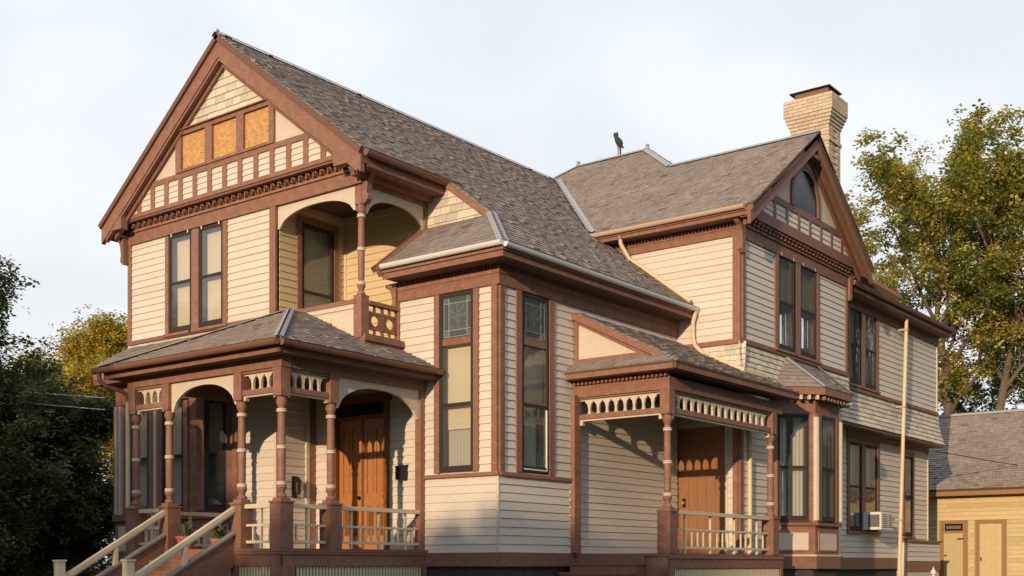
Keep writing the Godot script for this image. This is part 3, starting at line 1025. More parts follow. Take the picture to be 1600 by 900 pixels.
	# arched heads
	arch(house, F2, ZC + 0.021, ZB - 0.12, 6.40, 6.665, 6.778, -0.05, -0.01, M.cream_trim)
	arch(house, R, XF + 0.14, 0.66, 6.36, 6.655, 6.78, -0.06, -0.02, M.cream_trim)
	slab(house, "frieze_board", R, XF - 0.01, XB + 0.05, 6.78, 6.985, -0.10, 0.02, M.brown1)
	slab(house, "jamb", R, 0.63, XB + 0.02, 4.9, 6.78, -0.10, 0.015, M.brown0)

	# shingled gablet where the roof drops to the tower
	var gb := wall(BB, PackedVector2Array([Vector2(ZB + 0.02, 6.2), Vector2(-0.62, 6.2), Vector2(-0.66, main_y(-0.66) - 0.05), Vector2(-1.63, main_y(-1.63) - 0.06), Vector2(ZB + 0.02, 6.95)]), [], 0.1, 0.0, [], null, "gablet_wall")
	shingle_wall(gb, BB, PackedVector2Array([Vector2(ZB + 0.04, 6.34), Vector2(-0.72, 6.34), Vector2(-1.66, main_y(-1.66) - 0.08), Vector2(ZB + 0.04, 7.02)]), 0.13, 0.22, wall_shingles())
	bar("gablet_rake", Vector3(XB - 0.045, main_y(-1.66) - 0.07, -1.66), Vector3(XB - 0.045, main_y(-0.70) - 0.05, -0.70), 0.06, 0.09, M.brown0)

	build_tower()


func build_tower() -> void:
	var T := front(0.0)
	var S := side(0.0)
	var S0 := side(0)
	# --- face to the front
	var wf := hole(-1.19, -0.43, 2.28, 5.10)
	wall(T, rect(ZC, ZB, 1.0, 4.28), [hole(-3.52, -2.28, 1.0, 3.62)], 0.12, 0.0, [])
	var w := wall(T, rect(ZB, -0.12, 1.0, 5.40), [wf], 0.12, 0.0, [])
	boards(w, T, rect(ZC, -1.52, 1.09, 3.86), [hole(-3.60, -2.20, 1.0, 3.7)], 0.127, cream())
	boards(w, T, rect(ZB + 0.03, -1.47, 3.86, 5.1), [], 0.124, cream())
	boards(w, T, rect(-1.47, -0.05, 2.26, 5.1), [wf], 0.124, cream())
	boards(w, T, rect(-1.52, -0.004, 1.04, 2.21), [], 0.130, cream())
	sash_window(T, -1.157, -0.465, 2.30, 5.075, {"left": 0.105, "right": 0.105, "head": 0.0, "sill": false, "meet": 0.375, "stained": true})
	tower_lights(T, -1.157, -0.465, true)
	slab(house, "corner_board", T, -0.108, 0.0, 2.26, 5.08, 0.0, 0.045, M.brown0)
	slab(house, "corner_board", T, ZB - 0.01, ZB + 0.06, 4.0, 5.08, 0.0, 0.045, M.brown0)
	slab(house, "band_board", T, -1.48, 0.035, 2.205, 2.262, 0.0, 0.06, M.brown0)
	slab(house, "corner_strip", T, -0.02, 0.021, 1.04, 2.205, 0.0, 0.024, M.cream_trim)
	slab(house, "base_board", T, -1.50, 0.035, 0.83, 1.042, -0.02, 0.05, M.brown1)
	slab(house, "frieze_board", T, ZB - 0.02, 0.05, 5.08, 5.245, 0.0, 0.05, M.brown0)
	slab(house, "frieze_board", T, ZB - 0.03, 0.06, 5.245, 5.315, 0.0, 0.062, M.brown2)
	slab(house, "dentil_backing", T, ZB - 0.03, 0.01, 5.315, 5.40, 0.0, 0.012, M.brown1)
	dentils(house, T, ZB, 0.075, 5.317, 5.372, 0.012, 0.085, 0.066, M.brown0)
	# --- long side
	var ws := hole(0.50, 1.29, 2.28, 5.10)
	var w2 := wall(S, rect(0.0, XW, 1.0, 5.40), [ws], 0.12, 0.0, [])
	boards(w2, S, rect(0.05, 1.86, 2.26, 5.08), [ws], 0.124, cream())
	boards(w2, S, rect(0.004, 1.86, 1.04, 2.21), [], 0.130, cream())
	boards(w2, S, rect(1.86, XW, 1.04, 5.08), [], 0.124, cream())
	sash_window(S, 0.54, 1.262, 2.30, 5.075, {"left": 0.14, "right": 0.14, "head": 0.0, "sill": false, "meet": 0.375, "stained": true})
	tower_lights(S, 0.54, 1.262, false)
	slab(house, "corner_board", S, 0.0, 0.105, 2.26, 5.08, 0.0, 0.042, M.brown1)
	slab(house, "band_board", S, 0.0, 1.90, 2.205, 2.262, 0.0, 0.057, M.brown0)
	slab(house, "base_board", S, 0.0, 2.0, 0.83, 1.042, -0.02, 0.048, M.brown1)
	slab(house, "frieze_board", S, 0.0, XW - 0.02, 5.08, 5.245, 0.0, 0.048, M.brown0)
	slab(house, "frieze_board", S, 0.0, XW - 0.02, 5.245, 5.315, 0.0, 0.060, M.brown2)
	slab(house, "dentil_backing", S, 0.0, XW - 0.02, 5.315, 5.40, 0.0, 0.011, M.brown1)
	dentils(house, S, 0.0, XW - 0.05, 5.317, 5.372, 0.011, 0.085, 0.066, M.brown0)
	# --- eaves
	var ey := main_y(0.43)
	slab(house, "eave_soffit", S0, -0.36, XW - 0.02, ey - 0.185, ey - 0.16, 0.0, 0.36, M.soffit_shaded)
	slab(house, "eave_soffit", S0, -0.36, 0.0, ey - 0.184, ey - 0.161, -2.0, 0.0, M.soffit_shaded)
	slab(house, "fascia", S0, -0.37, XW - 0.03, ey - 0.19, ey - 0.065, 0.36, 0.395, M.brown1)
	slab(house, "fascia", front(0), -2.03, 0.395, ey - 0.19, ey - 0.065, 0.37, 0.40, M.brown0)
	slab(house, "fascia_moulding", S0, -0.40, XW - 0.03, ey - 0.10, ey - 0.062, 0.395, 0.425, M.brown2)
	slab(house, "fascia_moulding", front(0), -2.03, 0.425, ey - 0.10, ey - 0.062, 0.401, 0.43, M.brown2)
	gutter(Vector3(-0.42, ey + 0.02, 0.41), Vector3(XW - 0.05, ey - 0.0, 0.41), EZ, M.gutter_grey, 0.09)
	gutter(Vector3(-0.42, ey + 0.02, 0.43), Vector3(-0.42, ey + 0.02, -1.98), -EX, M.gutter_grey, 0.09)
	# --- little hip slope over the front face
	roof("tower_roof", Vector3(-0.43, ey, 0), EX, MS, [Vector2(-0.43, 0.43), Vector2(-0.43, -2.0), Vector2(0.69, -2.0), Vector2(0.69, -0.70)], 0.12, 0.14)
	cap("hip_cap", Vector3(-0.43, ey, 0.43), Vector3(0.70, main_y(-0.70), -0.70), slope_n(-EZ, MS), slope_n(EX, MS), 0.075, M.flashing)
	bar("tower_rake", Vector3(-0.46, ey - 0.085, -2.05), Vector3(0.69, ey + 0.80, -2.05), 0.09, 0.16, M.brown0)
	bar("tower_rake_moulding", Vector3(-0.52, ey - 0.05, -2.115), Vector3(0.69, ey + 0.85, -2.115), 0.05, 0.09, M.brown1)
	bracket(house, T, ZB + 0.04, ey - 0.19, -0.22, 0.42, 0.0, 0.10, M.brown0)


# the tall window of each tower face: stained light above, two plain sashes below
func tower_lights(t: Transform3D, u0: float, u1: float, lit: bool) -> void:
	var w := MB.new()
	w.box(t, u0 + 0.045, u1 - 0.045, 4.265, 4.375, -0.06, 0.02)
	var tr := part(house, "transom_window", w, M.brown1)
	# stained glass: a lead grid of small lights
	var a := u0 + 0.06; var b := u1 - 0.06
	var y0 := 4.40; var y1 := 5.02
	slab(tr, "stained_backing", t, a, b, y0, y1, -0.035, -0.028, M.stain0)
	slab(tr, "stained_border", t, a + 0.012, b - 0.012, y0 + 0.012, y1 - 0.012, -0.028, -0.025, M.stain4)
	slab(tr, "stained_field", t, a + 0.105, b - 0.105, y0 + 0.105, y1 - 0.105, -0.025, -0.022, M.stain0)
	for q in [[a, y0], [b - 0.10, y0], [a, y1 - 0.10], [b - 0.10, y1 - 0.10]]:
		slab(tr, "corner_light", t, q[0] + 0.014, q[0] + 0.086, q[1] + 0.014, q[1] + 0.086, -0.025, -0.020, M.stain3)
	var cx := (a + b) / 2; var cy := (y0 + y1) / 2
	var pet := [[0.0, 0.0, 0.085, 3], [-0.17, 0.20, 0.04, 1], [0.17, 0.20, 0.04, 1], [-0.17, -0.20, 0.04, 1], [0.17, -0.20, 0.04, 1], [-0.06, 0.20, 0.035, 2], [0.06, 0.20, 0.035, 2], [-0.06, -0.20, 0.035, 2], [0.06, -0.20, 0.035, 2], [0.0, 0.0, 0.06, 1], [-0.09, 0.09, 0.05, 2], [0.09, 0.09, 0.05, 2], [-0.09, -0.09, 0.05, 2], [0.09, -0.09, 0.05, 2], [0.0, 0.14, 0.045, 1], [0.0, -0.14, 0.045, 1], [-0.14, 0.0, 0.04, 1], [0.14, 0.0, 0.04, 1], [0.0, 0.0, 0.03, 3]]
	for k in pet.size():
		var q: Array = pet[k]
		var mb := MB.new()
		var pts := PackedVector2Array()
		for j in 10:
			pts.append(Vector2(cx + q[0] + cos(TAU * j / 10) * q[2], cy + q[1] + sin(TAU * j / 10) * q[2] * 1.15))
		mb.prism(t, pts, -0.021, -0.019 + 0.0007 * k)
		part(tr, "petal_light", mb, M["stain%d" % q[3]])
	var came := MB.new()
	for u in [a, a + 0.10, b - 0.10, b]:
		came.box(t, u - 0.006, u + 0.006, y0, y1, -0.024, -0.012)
	for y in [y0, y0 + 0.10, y1 - 0.10, y1]:
		came.box(t, a, b, y - 0.006, y + 0.006, -0.0241, -0.0118)
	for k in 8:
		var an := TAU * k / 8 + 0.2
		var d := Vector3(cos(an), sin(an), 0)
		came.box(t * Transform3D(Basis(d, Vector3(-d.y, d.x, 0), Vector3(0, 0, 1)), Vector3(cx, cy, 0)), 0.08, 0.20, -0.004, 0.004, -0.0185, -0.011)
	part(tr, "lead_came", came, M.came)
	slab(tr, "pane", t, u0 + 0.045, u1 - 0.045, 4.385, 5.03, 0.010, 0.014, M.glass)
	# plain sashes under it
	slab(tr, "pane", t, u0 + 0.045, u1 - 0.045, 3.37, 4.245, 0.010, 0.014, M.glass)
	slab(tr, "pane", t, u0 + 0.045, u1 - 0.045, 2.37, 3.32, 0.010, 0.014, M.glass)
	if lit:
		slab(tr, "blind", t, u0 + 0.02, u1 - 0.02, 2.97, 4.25, -0.125, -0.118, M.blind)
		var c := MB.new()
		for k in 30:
			var x0 := lerpf(u0 + 0.03, u1 - 0.02, k / 30.0); var x1 := lerpf(u0 + 0.03, u1 - 0.02, (k + 1) / 30.0)
			c.quad(t * Vector3(x0, 2.32, -0.15 + 0.012 * sin(k * 2.1)), t * Vector3(x1, 2.32, -0.15 + 0.012 * sin(k * 2.1 + 2.1)), t * Vector3(x1, 3.0, -0.15 + 0.012 * sin(k * 2.1 + 2.1)), t * Vector3(x0, 3.0, -0.15 + 0.012 * sin(k * 2.1)))
		part(tr, "lace_curtain", c, M.lace)
	else:
		slab(tr, "blind", t, u0 + 0.02, u1 - 0.02, 3.33, 4.25, -0.125, -0.118, M.blind_olive)
		var c := MB.new()
		for k in 24:
			var x0 := lerpf(u0 + 0.05, u1 - 0.12, k / 24.0); var x1 := lerpf(u0 + 0.05, u1 - 0.12, (k + 1) / 24.0)
			c.quad(t * Vector3(x0, 2.32, -0.15 + 0.014 * sin(k * 2.1)), t * Vector3(x1, 2.32, -0.15 + 0.014 * sin(k * 2.1 + 2.1)), t * Vector3(x1, 3.35, -0.15 + 0.014 * sin(k * 2.1 + 2.1)), t * Vector3(x0, 3.35, -0.15 + 0.014 * sin(k * 2.1)))
		part(tr, "curtain", c, M.blind_olive)
		var wf := MB.new()
		wf.box(t, u1 - 0.062, u1 - 0.046, 2.33, 3.30, 0.0, 0.030); wf.box(t, u0 + 0.06, u1 - 0.062, 2.33, 2.35, 0.0, 0.030)
		part(tr, "white_edge", wf, M.storm_white)


const WS := 0.72
func wing_y(x: float) -> float:
	return 7.17 + WS * (x - 4.93)

func build_wing() -> void:
	var T := front(XW)
	var S := side(ZW)
	var W := side(0)
	# --- upper floor, face to the front
	var poly := PackedVector2Array([Vector2(0.0, 4.3), Vector2(ZW, 4.3), Vector2(ZW, 7.1), Vector2(-1.7, 7.1), Vector2(-1.7, 6.0), Vector2(0.0, 5.42)])
	var wf := wall(T, poly, [], 0.14, 0.0, [])
	boards(wf, T, PackedVector2Array([Vector2(0.02, 4.92), Vector2(ZW - 0.05, 4.92), Vector2(ZW - 0.05, 6.80), Vector2(-1.2, 6.80), Vector2(0.43, main_y(0.43)), Vector2(0.02, 5.38)]), [], 0.122, cream())
	slab(house, "corner_board", T, ZW - 0.15, ZW, 4.92, 6.77, 0.0, 0.044, M.brown0)
	slab(house, "frieze_board", T, -1.3, ZW + 0.04, 6.77, 6.93, 0.0, 0.05, M.brown0)
	slab(house, "frieze_board", T, -1.5, ZW + 0.05, 6.905, 6.93, 0.05, 0.07, M.brown2)
	slab(house, "dentil_backing", T, -1.5, ZW + 0.03, 6.93, 7.01, 0.0, 0.012, M.brown1)
	dentils(house, T, -1.45, ZW + 0.02, 6.932, 6.985, 0.012, 0.095, 0.07, M.brown0)
	slab(house, "band_board", T, 0.02, ZW + 0.05, 4.835, 4.92, 0.0, 0.05, M.brown0)
	# --- gable face
	var hs := hole(6.72, 8.70, 4.93, 6.78)
	var ws := wall(S, rect(XW, XWR, 4.3, 7.1), [hs], 0.14, 0.0, [])
	boards(ws, S, rect(XW + 0.05, XWR - 0.05, 4.92, 6.78), [hs], 0.122, cream())
	sash_window(S, 6.834, 7.567, 4.965, 6.755, {"left": 0.16, "right": 0.0, "head": 0.0, "blind": 0.55, "blind_mat": M.blind_olive, "curtain": 0.97, "gap": 0.35, "curtain_mat": M.blind_olive, "frame_mat": M.storm_frame, "sash_mat": M.brown0})
	sash_window(S, 7.813, 8.60, 4.965, 6.755, {"left": 0.245, "right": 0.13, "head": 0.0, "blind": 0.55, "blind_mat": M.blind_olive, "curtain": 0.97, "gap": 0.35, "curtain_mat": M.blind_olive, "frame_mat": M.storm_frame, "sash_mat": M.brown0})
	slab(house, "corner_board", S, XW, XW + 0.10, 4.92, 6.72, 0.0, 0.041, M.brown1)
	slab(house, "corner_board", S, XWR - 0.09, XWR, 4.92, 6.72, 0.0, 0.041, M.brown1)
	slab(house, "corner_strip", side(0), XWR, XWR + 0.03, 4.85, 6.72, ZW - 0.12, ZW + 0.035, M.brown1)
	slab(house, "band_board", S, XW - 0.05, XWR + 0.04, 4.835, 4.92, 0.0, 0.048, M.brown1)
	slab(house, "frieze_board", S, XW - 0.05, XWR + 0.05, 6.72, 6.93, 0.0, 0.048, M.brown1)
	slab(house, "moulding", S, XW - 0.06, XWR + 0.06, 6.93, 6.97, 0.0, 0.08, M.brown2)
	# blocks under the gable
	var dm := MB.new()
	dm.box(Transform3D.IDENTITY, -0.035, 0.035, -0.10, 0.0, 0.0, 0.07)
	dm.box(Transform3D.IDENTITY, -0.05, 0.05, -0.045, 0.0, 0.0, 0.10)
	var dent := dm.commit()
	var corn := slab(house, "cornice", S, XW - 0.08, XWR + 0.08, 7.085, 7.12, -0.05, 0.185, M.brown1)
	for k in 29:
		add(corn, "dentil", dent, M.brown0, rel(corn) * S * Transform3D(Basis.IDENTITY, Vector3(XW + 0.12 + k * 0.1635, 7.083, 0.055)))
	slab(house, "dentil_backing", S, XW - 0.06, XWR + 0.06, 6.97, 7.085, -0.05, 0.05, M.brown1)
	# gable field
	var gx := 7.775
	var ry := wing_y(7.775)
	var GZ := side(ZW + 0.155)
	var hgt := func(x: float) -> float: return ry - 0.17 - WS * absf(x - gx)
	var x7: float = gx - (ry - 0.17 - 7.12) / WS
	var gw := wall(GZ, PackedVector2Array([Vector2(x7, 7.12), Vector2(2 * gx - x7, 7.12), Vector2(gx, ry - 0.17)]), [], 0.15, 0.0, [], null, "gable_wall")
	slab(house, "gable_band", GZ, x7 + 0.1, 2 * gx - x7 - 0.1, 7.12, 7.28, 0.0, 0.03, M.brown1)
	slab(house, "gable_band", GZ, x7 + 0.55, 2 * gx - x7 - 0.55, 7.58, 7.70, 0.0, 0.032, M.brown1)
	boards(gw, GZ, PackedVector2Array([Vector2(x7 + 0.2, 7.28), Vector2(2 * gx - x7 - 0.2, 7.28), Vector2(2 * gx - x7 - 0.55, 7.58), Vector2(x7 + 0.55, 7.58)]), [], 0.1, cream(), "clapboard", 20.0)
	for k in range(0, 9):
		var u := 5.89 + 0.5265 * k - 0.11
		var e: float = hgt.call(u if u < gx else u + 0.11)
		if e > 7.34:
			slab(house, "stile", GZ, u, u + 0.10, 7.28, minf(7.58, e), 0.0, 0.031, M.brown1)
	var tb := MB.new()
	tb.prism(GZ, PackedVector2Array([Vector2(x7 + 0.8, 7.70), Vector2(2 * gx - x7 - 0.8, 7.70), Vector2(gx, ry - 0.18)]), 0.0, 0.012)
	part(house, "panel", tb, M.cream_trim)
	# arched window of the gable
	var ac := 7.70
	var outer := PackedVector2Array(); var inner := PackedVector2Array()
	for q in [[outer, 0.66, 0.88], [inner, 0.565, 0.775]]:
		q[0].append(Vector2(ac - q[1], 7.70)); q[0].append(Vector2(ac + q[1], 7.70))
		for k in 17:
			var a := PI * k / 16.0
			q[0].append(Vector2(ac + cos(a) * q[1], 7.70 + 0.22 + sin(a) * (q[2] - 0.22)))
		q[0].remove_at(1)
		q[0].remove_at(0)
		q[0].insert(0, Vector2(ac + q[1], 7.70)); q[0].insert(0, Vector2(ac - q[1], 7.70))
	var ob := MB.new()
	for k in range(1, outer.size()):
		var k2 := (k + 1) % outer.size()
		ob.prism(GZ, PackedVector2Array([inner[k], outer[k], outer[k2], inner[k2]]), 0.012, 0.055)
	var aw := part(house, "arched_window", ob, M.brown1)
	var ib := MB.new()
	ib.prism(GZ, inner, 0.012, 0.020)
	part(aw, "pane", ib, M.lead_glass)
	# rakes
	for s in [-1.0, 1.0]:
		var mk := func(called: String, lo: float, hi: float, z0: float, z1: float, m: Material, cut: float) -> void:
			var mb := MB.new()
			var k := sqrt(1 + WS * WS)
			var r: float = 2.86 - cut
			var p := PackedVector2Array([Vector2(gx, ry - 0.02 - lo * k), Vector2(gx + s * r, ry - 0.02 - WS * r - lo * k), Vector2(gx + s * r, ry - 0.02 - WS * r - hi * k), Vector2(gx, ry - 0.02 - hi * k)])
			mb.prism(W, p, z0, z1)
			part(house, called, mb, m)
		mk.call("rake_moulding", 0.0, 0.07, 1.66, 1.76, M.brown1, 0.0)
		mk.call("rake_board", 0.07, 0.26, 1.66, 1.725, M.brown1, 0.0)
		mk.call("rake_frieze", 0.20, 0.33, ZW + 0.156, ZW + 0.22, M.brown1, 0.2)
		mk.call("rake_soffit", 0.17, 0.185, ZW + 0.156, 1.66, M.brown0, 0.1)
		bracket(house, S if s < 0 else Transform3D(Basis(-EX, Vector3.UP, -EZ), Vector3(0, 0, ZW)), XW if s < 0 else -XWR, 7.06, -0.30, 0.62, 0.0 if s < 0 else -0.09, 0.09 if s < 0 else 0.0, M.brown0)
	# --- collar piece near the top of the gable
	slab(house, "gable_brace", side(1.70), gx - 0.28, gx + 0.28, ry - 0.50, ry - 0.42, -0.16, 0.0, M.brown1)
	# --- roofs
	var n1 := slope_n(EX, WS); var n2 := slope_n(-EX, WS)
	var rx := 9.26; var rry := wing_y(9.26)
	roof("wing_roof", Vector3(4.93, 7.17, 0), EX, WS, [Vector2(4.93, 1.76), Vector2(gx, 1.76), Vector2(gx, -1.51), Vector2(rx, -3.0), Vector2(rx, -4.9), Vector2(8.52, -5.5), Vector2(8.55, -5.0), Vector2(4.93, -1.66)])
	roof("wing_roof_far_slope", Vector3(gx, ry, 0), -EX, WS, [Vector2(gx, 1.76), Vector2(10.64, 1.76), Vector2(10.64, -1.0), Vector2(gx, -1.51)], 0.135, 0.14, 0.09, false)
	roof("rear_roof_far_slope", Vector3(rx, rry, 0), -EX, WS, [Vector2(rx, -3.0), Vector2(13.6, 1.3), Vector2(13.6, -8.4), Vector2(rx, -4.9)], 0.135, 0.14, 0.09, false)
	roof("rear_roof_side_slope", Vector3(rx, rry, -3.0), -EZ, WS, [Vector2(rx, -3.0), Vector2(gx, -1.51), Vector2(gx, 0.3), Vector2(12.6, 0.3)], 0.135, 0.14, 0.09, false)
	cap("ridge_cap", Vector3(gx, ry, 1.76), Vector3(gx, ry, -1.51), n1, n2, 0.11, M.flashing)
	cap("ridge_cap", Vector3(rx, rry, -3.0), Vector3(rx, rry, -4.9), n1, n2, 0.11, M.flashing)
	cap("hip_cap", Vector3(rx, rry, -3.0), Vector3(gx, ry, -1.51), n1, slope_n(-EZ, WS), 0.11, M.flashing)
	cap("hip_cap", Vector3(rx, rry, -4.9), Vector3(8.55, wing_y(8.55), -5.45), n1, slope_n(EZ, WS), 0.08, M.flashing)
	cap("valley_flashing", Vector3(4.96, main_y(-1.66) + 0.01, -1.66), Vector3(8.58, RIDGE, RZ), slope_n(-EZ, MS), n1, 0.10, M.flashing, true)
	for z in [-3.0, -4.9]:
		var k := MB.new()
		k.lathe(Vector3(rx, rry + 0.02, z), [Vector2(0.05, 0), Vector2(0.05, 0.04), Vector2(0.03, 0.06), Vector2(0.05, 0.09), Vector2(0.0, 0.13)], 10)
		part(house, "ridge_knob", k, M.flashing)
	# --- eave over the front-facing side
	slab(house, "eave_soffit", W, 4.99, XW, 7.01, 7.035, -1.62, 1.66, M.soffit_shaded)
	slab(house, "fascia", front(4.99), -1.60, 1.66, 7.005, 7.115, -0.03, 0.02, M.brown0)
	slab(house, "fascia_moulding", front(4.99), -1.62, 1.66, 7.075, 7.118, 0.02, 0.05, M.brown2)
	gutter(Vector3(4.95, 7.17, 1.60), Vector3(4.95, 7.15, -1.60), -EX, M.gutter_rust, 0.09)
	# downpipe: from the eave gutter along the roof edge
	var dp := MB.new()
	var y5 := func(z: float) -> float: return main_y(z) + 0.07
	dp.tube([Vector3(5.0, 7.10, -1.02), Vector3(5.02, 6.93, -1.02), Vector3(5.16, y5.call(-0.9) , -0.92), Vector3(5.24, y5.call(-0.7), -0.72), Vector3(5.24, y5.call(0.36), 0.36)], [0.04, 0.04, 0.04, 0.04, 0.04], 8)
	part(house, "downpipe", dp, M.pipe_cream)
	var dp2 := MB.new()
	dp2.tube([Vector3(5.25, 5.50, 0.46), Vector3(5.25, 5.30, 0.40), Vector3(5.26, 5.0, 0.40), Vector3(5.22, 4.86, 0.46), Vector3(5.14, 4.62, 0.72)], [0.04, 0.04, 0.04, 0.04, 0.04], 8)
	part(house, "downpipe", dp2, M.pipe_cream)
	# --- flared skirt of shingles under the upper floor
	shingle_wall(wf, T, rect(0.04, ZW + 0.10, 4.22, 4.835), 0.105, 0.16, wall_shingles(), 0.08)
	shingle_wall(ws, S, rect(XW - 0.10, XWR + 0.10, 4.22, 4.835), 0.105, 0.16, wall_shingles(), 0.08)
	slab(house, "skirt_soffit", W, XW - 0.05, XWR + 0.05, 4.18, 4.215, 0.9, ZW + 0.06, M.soffit_shaded)
	# --- ground floor
	var G := front(XW + 0.1)
	var w3 := wall(G, rect(-0.05, ZW - 0.1, 1.0, 4.25), [], 0.12, 0.0, [])
	boards(w3, G, rect(-0.02, ZW - 0.12, 1.06, 3.7), [hole(-0.06, 1.0, 1.0, 3.38)], 0.124, cream())
	var G2 := side(ZW - 0.1)
	var w4 := wall(G2, rect(XW + 0.1, XWR - 0.08, 1.0, 4.25), [hole(6.72, 9.05, 1.1, 3.9)], 0.12, 0.0, [])
	boards(w4, G2, rect(XW + 0.12, XWR - 0.1, 1.06, 4.2), [hole(6.62, 9.2, 1.0, 4.2)], 0.124, cream())
	slab(house, "corner_board", G, ZW - 0.20, ZW - 0.1, 1.06, 3.75, 0.0, 0.04, M.brown0)
	slab(house, "corner_board", G2, XW + 0.1, XW + 0.22, 1.06, 3.75, 0.0, 0.038, M.brown0)
	slab(house, "base_board", G2, XW + 0.05, XWR - 0.05, 0.80, 1.04, -0.02, 0.05, M.brown1)
	var pipe := MB.new()
	pipe.tube([Vector3(5.80, 3.9, ZW - 0.05), Vector3(5.80, 1.0, ZW - 0.05)], [0.045, 0.045], 8)
	part(house, "downpipe", pipe, M.pipe_cream)
	# porch door: five planks under a row of pointed lights
	var dt := front(XW + 0.1)
	var door := slab(house, "side_door", dt, 0.03, 0.96, 1.05, 3.05, 0.0, 0.03, M.door_brown)
	for k in 5:
		slab(door, "plank", dt, 0.04 + k * 0.183, 0.04 + k * 0.183 + 0.178, 1.07, 3.03, 0.03, 0.042, M.door_brown)
	slab(door, "knob", dt, 0.10, 0.15, 1.98, 2.03, 0.042, 0.10, M.brass)
	slab(door, "lock_plate", dt, 0.09, 0.16, 1.92, 2.09, 0.042, 0.048, M.iron)
	slab(door, "door_casing", dt, -0.06, 0.03, 1.05, 3.38, 0.0, 0.035, M.door_brown)
	slab(door, "door_casing", dt, 0.96, 1.02, 1.05, 3.38, 0.0, 0.035, M.cream_trim)
	slab(door, "transom", dt, 0.03, 0.96, 3.05, 3.38, 0.0, 0.025, M.door_brown)

	build_bay()
	build_rear()
	build_chimney()


func build_bay() -> void:
	# canted bay under the wing's windows
	var a := Vector2(6.72, ZW - 0.1); var b := Vector2(7.37, 1.85); var c := Vector2(8.50, 1.85); var d := Vector2(9.15, ZW - 0.1)
	var bay := MB.new()
	bay.prism(Transform3D(Basis(EX, EZ, -Vector3.UP), Vector3.ZERO), PackedVector2Array([a, b, c, d]), -1.64, -0.80)
	bay.prism(Transform3D(Basis(EX, EZ, -Vector3.UP), Vector3.ZERO), PackedVector2Array([a, b, c, d]), -4.0, -3.72)
	var o := part(house, "bay", bay, M.brown0)
	var ff := MB.new()
	ff.prism(Transform3D(Basis(EX, EZ, -Vector3.UP), Vector3.ZERO), PackedVector2Array([a + Vector2(0.05, -0.02), b + Vector2(0.03, -0.05), c + Vector2(-0.03, -0.05), d + Vector2(-0.05, -0.02)]), -0.80, 0.0)
	part(house, "foundation", ff, M.foundation)
	for k in 3:
		var p: Vector2 = [a, b, c][k]; var q: Vector2 = [b, c, d][k]
		var t := face(p, q)
		var l := (q - p).length()
		slab(o, "bay_sill", t, -0.03, l + 0.03, 1.60, 1.66, -0.05, 0.06, M.brown1)
		slab(o, "base_moulding", t, -0.02, l + 0.02, 1.02, 1.05, -0.05, 0.03, M.cream_trim)
		slab(o, "base_board", t, -0.01, l + 0.01, 0.78, 1.02, -0.04, 0.035, M.brown1)
		var m0 := 0.14 if k != 1 else 0.16
		slab(o, "recessed_panel", t, m0, l - m0, 1.14, 1.47, 0.0, 0.012, M.cream_trim)
		for fr in [[m0 - 0.03, m0, 1.11, 1.50], [l - m0, l - m0 + 0.03, 1.11, 1.50]]:
			slab(o, "panel_moulding", t, fr[0], fr[1], fr[2], fr[3], 0.0, 0.022, M.brown2)
		slab(o, "panel_moulding", t, m0, l - m0, 1.47, 1.50, 0.0, 0.021, M.brown2)
		slab(o, "panel_moulding", t, m0, l - m0, 1.11, 1.14, 0.0, 0.021, M.brown2)
		var e := 0.14 if k != 1 else 0.22
		sash_window(t, e, l - e, 1.70, 3.72, {"casing": e - 0.07, "head": 0.0, "sill": false, "curtain": 0.97 if k == 0 else 0.96, "gap": 0.25 if k == 0 else 0.3, "curtain_mat": M.curtain if k == 0 else M.blind_olive, "hooks": false, "meet": 0.5, "parent": house})
	for q in [[a, 0], [b, 1], [c, 1], [d, 0]]:
		var p: Vector2 = q[0]
		var post := MB.new()
		post.lathe(Vector3(p.x, 1.66, p.y - 0.02), [Vector2(0.085, 0), Vector2(0.085, 2.06)], 8)
		part(o, "bay_post", post, M.brown0)
	for p: Vector2 in [b, c]:
		var pil := MB.new()
		pil.lathe(Vector3(p.x, 1.70, p.y + 0.0), [Vector2(0.078, 0), Vector2(0.078, 1.96), Vector2(0.0, 1.97)], 10)
		part(o, "pilaster_strip", pil, M.cream_trim)
	# eave and small hipped roof
	var ev := 0.24
	var A := Vector2(6.72 - 0.10, ZW + 0.02); var B := Vector2(7.37 - 0.10, 1.85 + ev); var C := Vector2(8.50 + 0.10, 1.85 + ev); var D := Vector2(9.15 + 0.10, ZW + 0.02)
	A.x -= 0.14; D.x += 0.14
	var eb := MB.new()
	eb.prism(Transform3D(Basis(EX, EZ, -Vector3.UP), Vector3.ZERO), PackedVector2Array([A, B, C, D]), -4.19, -4.06)
	part(house, "bay_fascia", eb, M.brown0)
	var eb2 := MB.new()
	eb2.prism(Transform3D(Basis(EX, EZ, -Vector3.UP), Vector3.ZERO), PackedVector2Array([A + Vector2(0.16, 0), B + Vector2(0.07, -0.12), C + Vector2(-0.07, -0.12), D + Vector2(-0.16, 0)]), -4.06, -4.0)
	part(house, "bay_cornice", eb2, M.brown1)
	for q in [[A, B], [B, C]]:
		var t := face(q[0] + (Vector2(0.13, -0.03) if q[0] == A else Vector2(0.04, -0.1)), q[1] + Vector2(0.02, -0.1))
		var l: float = (q[1] - q[0]).length() - 0.12
		var n := int(l / 0.15)
		for k in n:
			slab(house, "block", t, (k + 0.3) * l / n, (k + 0.3) * l / n + 0.05, 3.97, 4.055, 0.0, 0.07, M.cream_trim if q[0] == A else M.brown0)
	var top := 4.80
	var inset := 0.02
	var P := Vector2(7.20, ZW + inset); var Q := Vector2(8.65, ZW + inset)
	# three slopes
	var y0 := 4.19
	var sl := (top - y0) / (B.y - P.y)
	var slopes := [[A, B, P], [B, C, Q, P], [C, D, Q]]
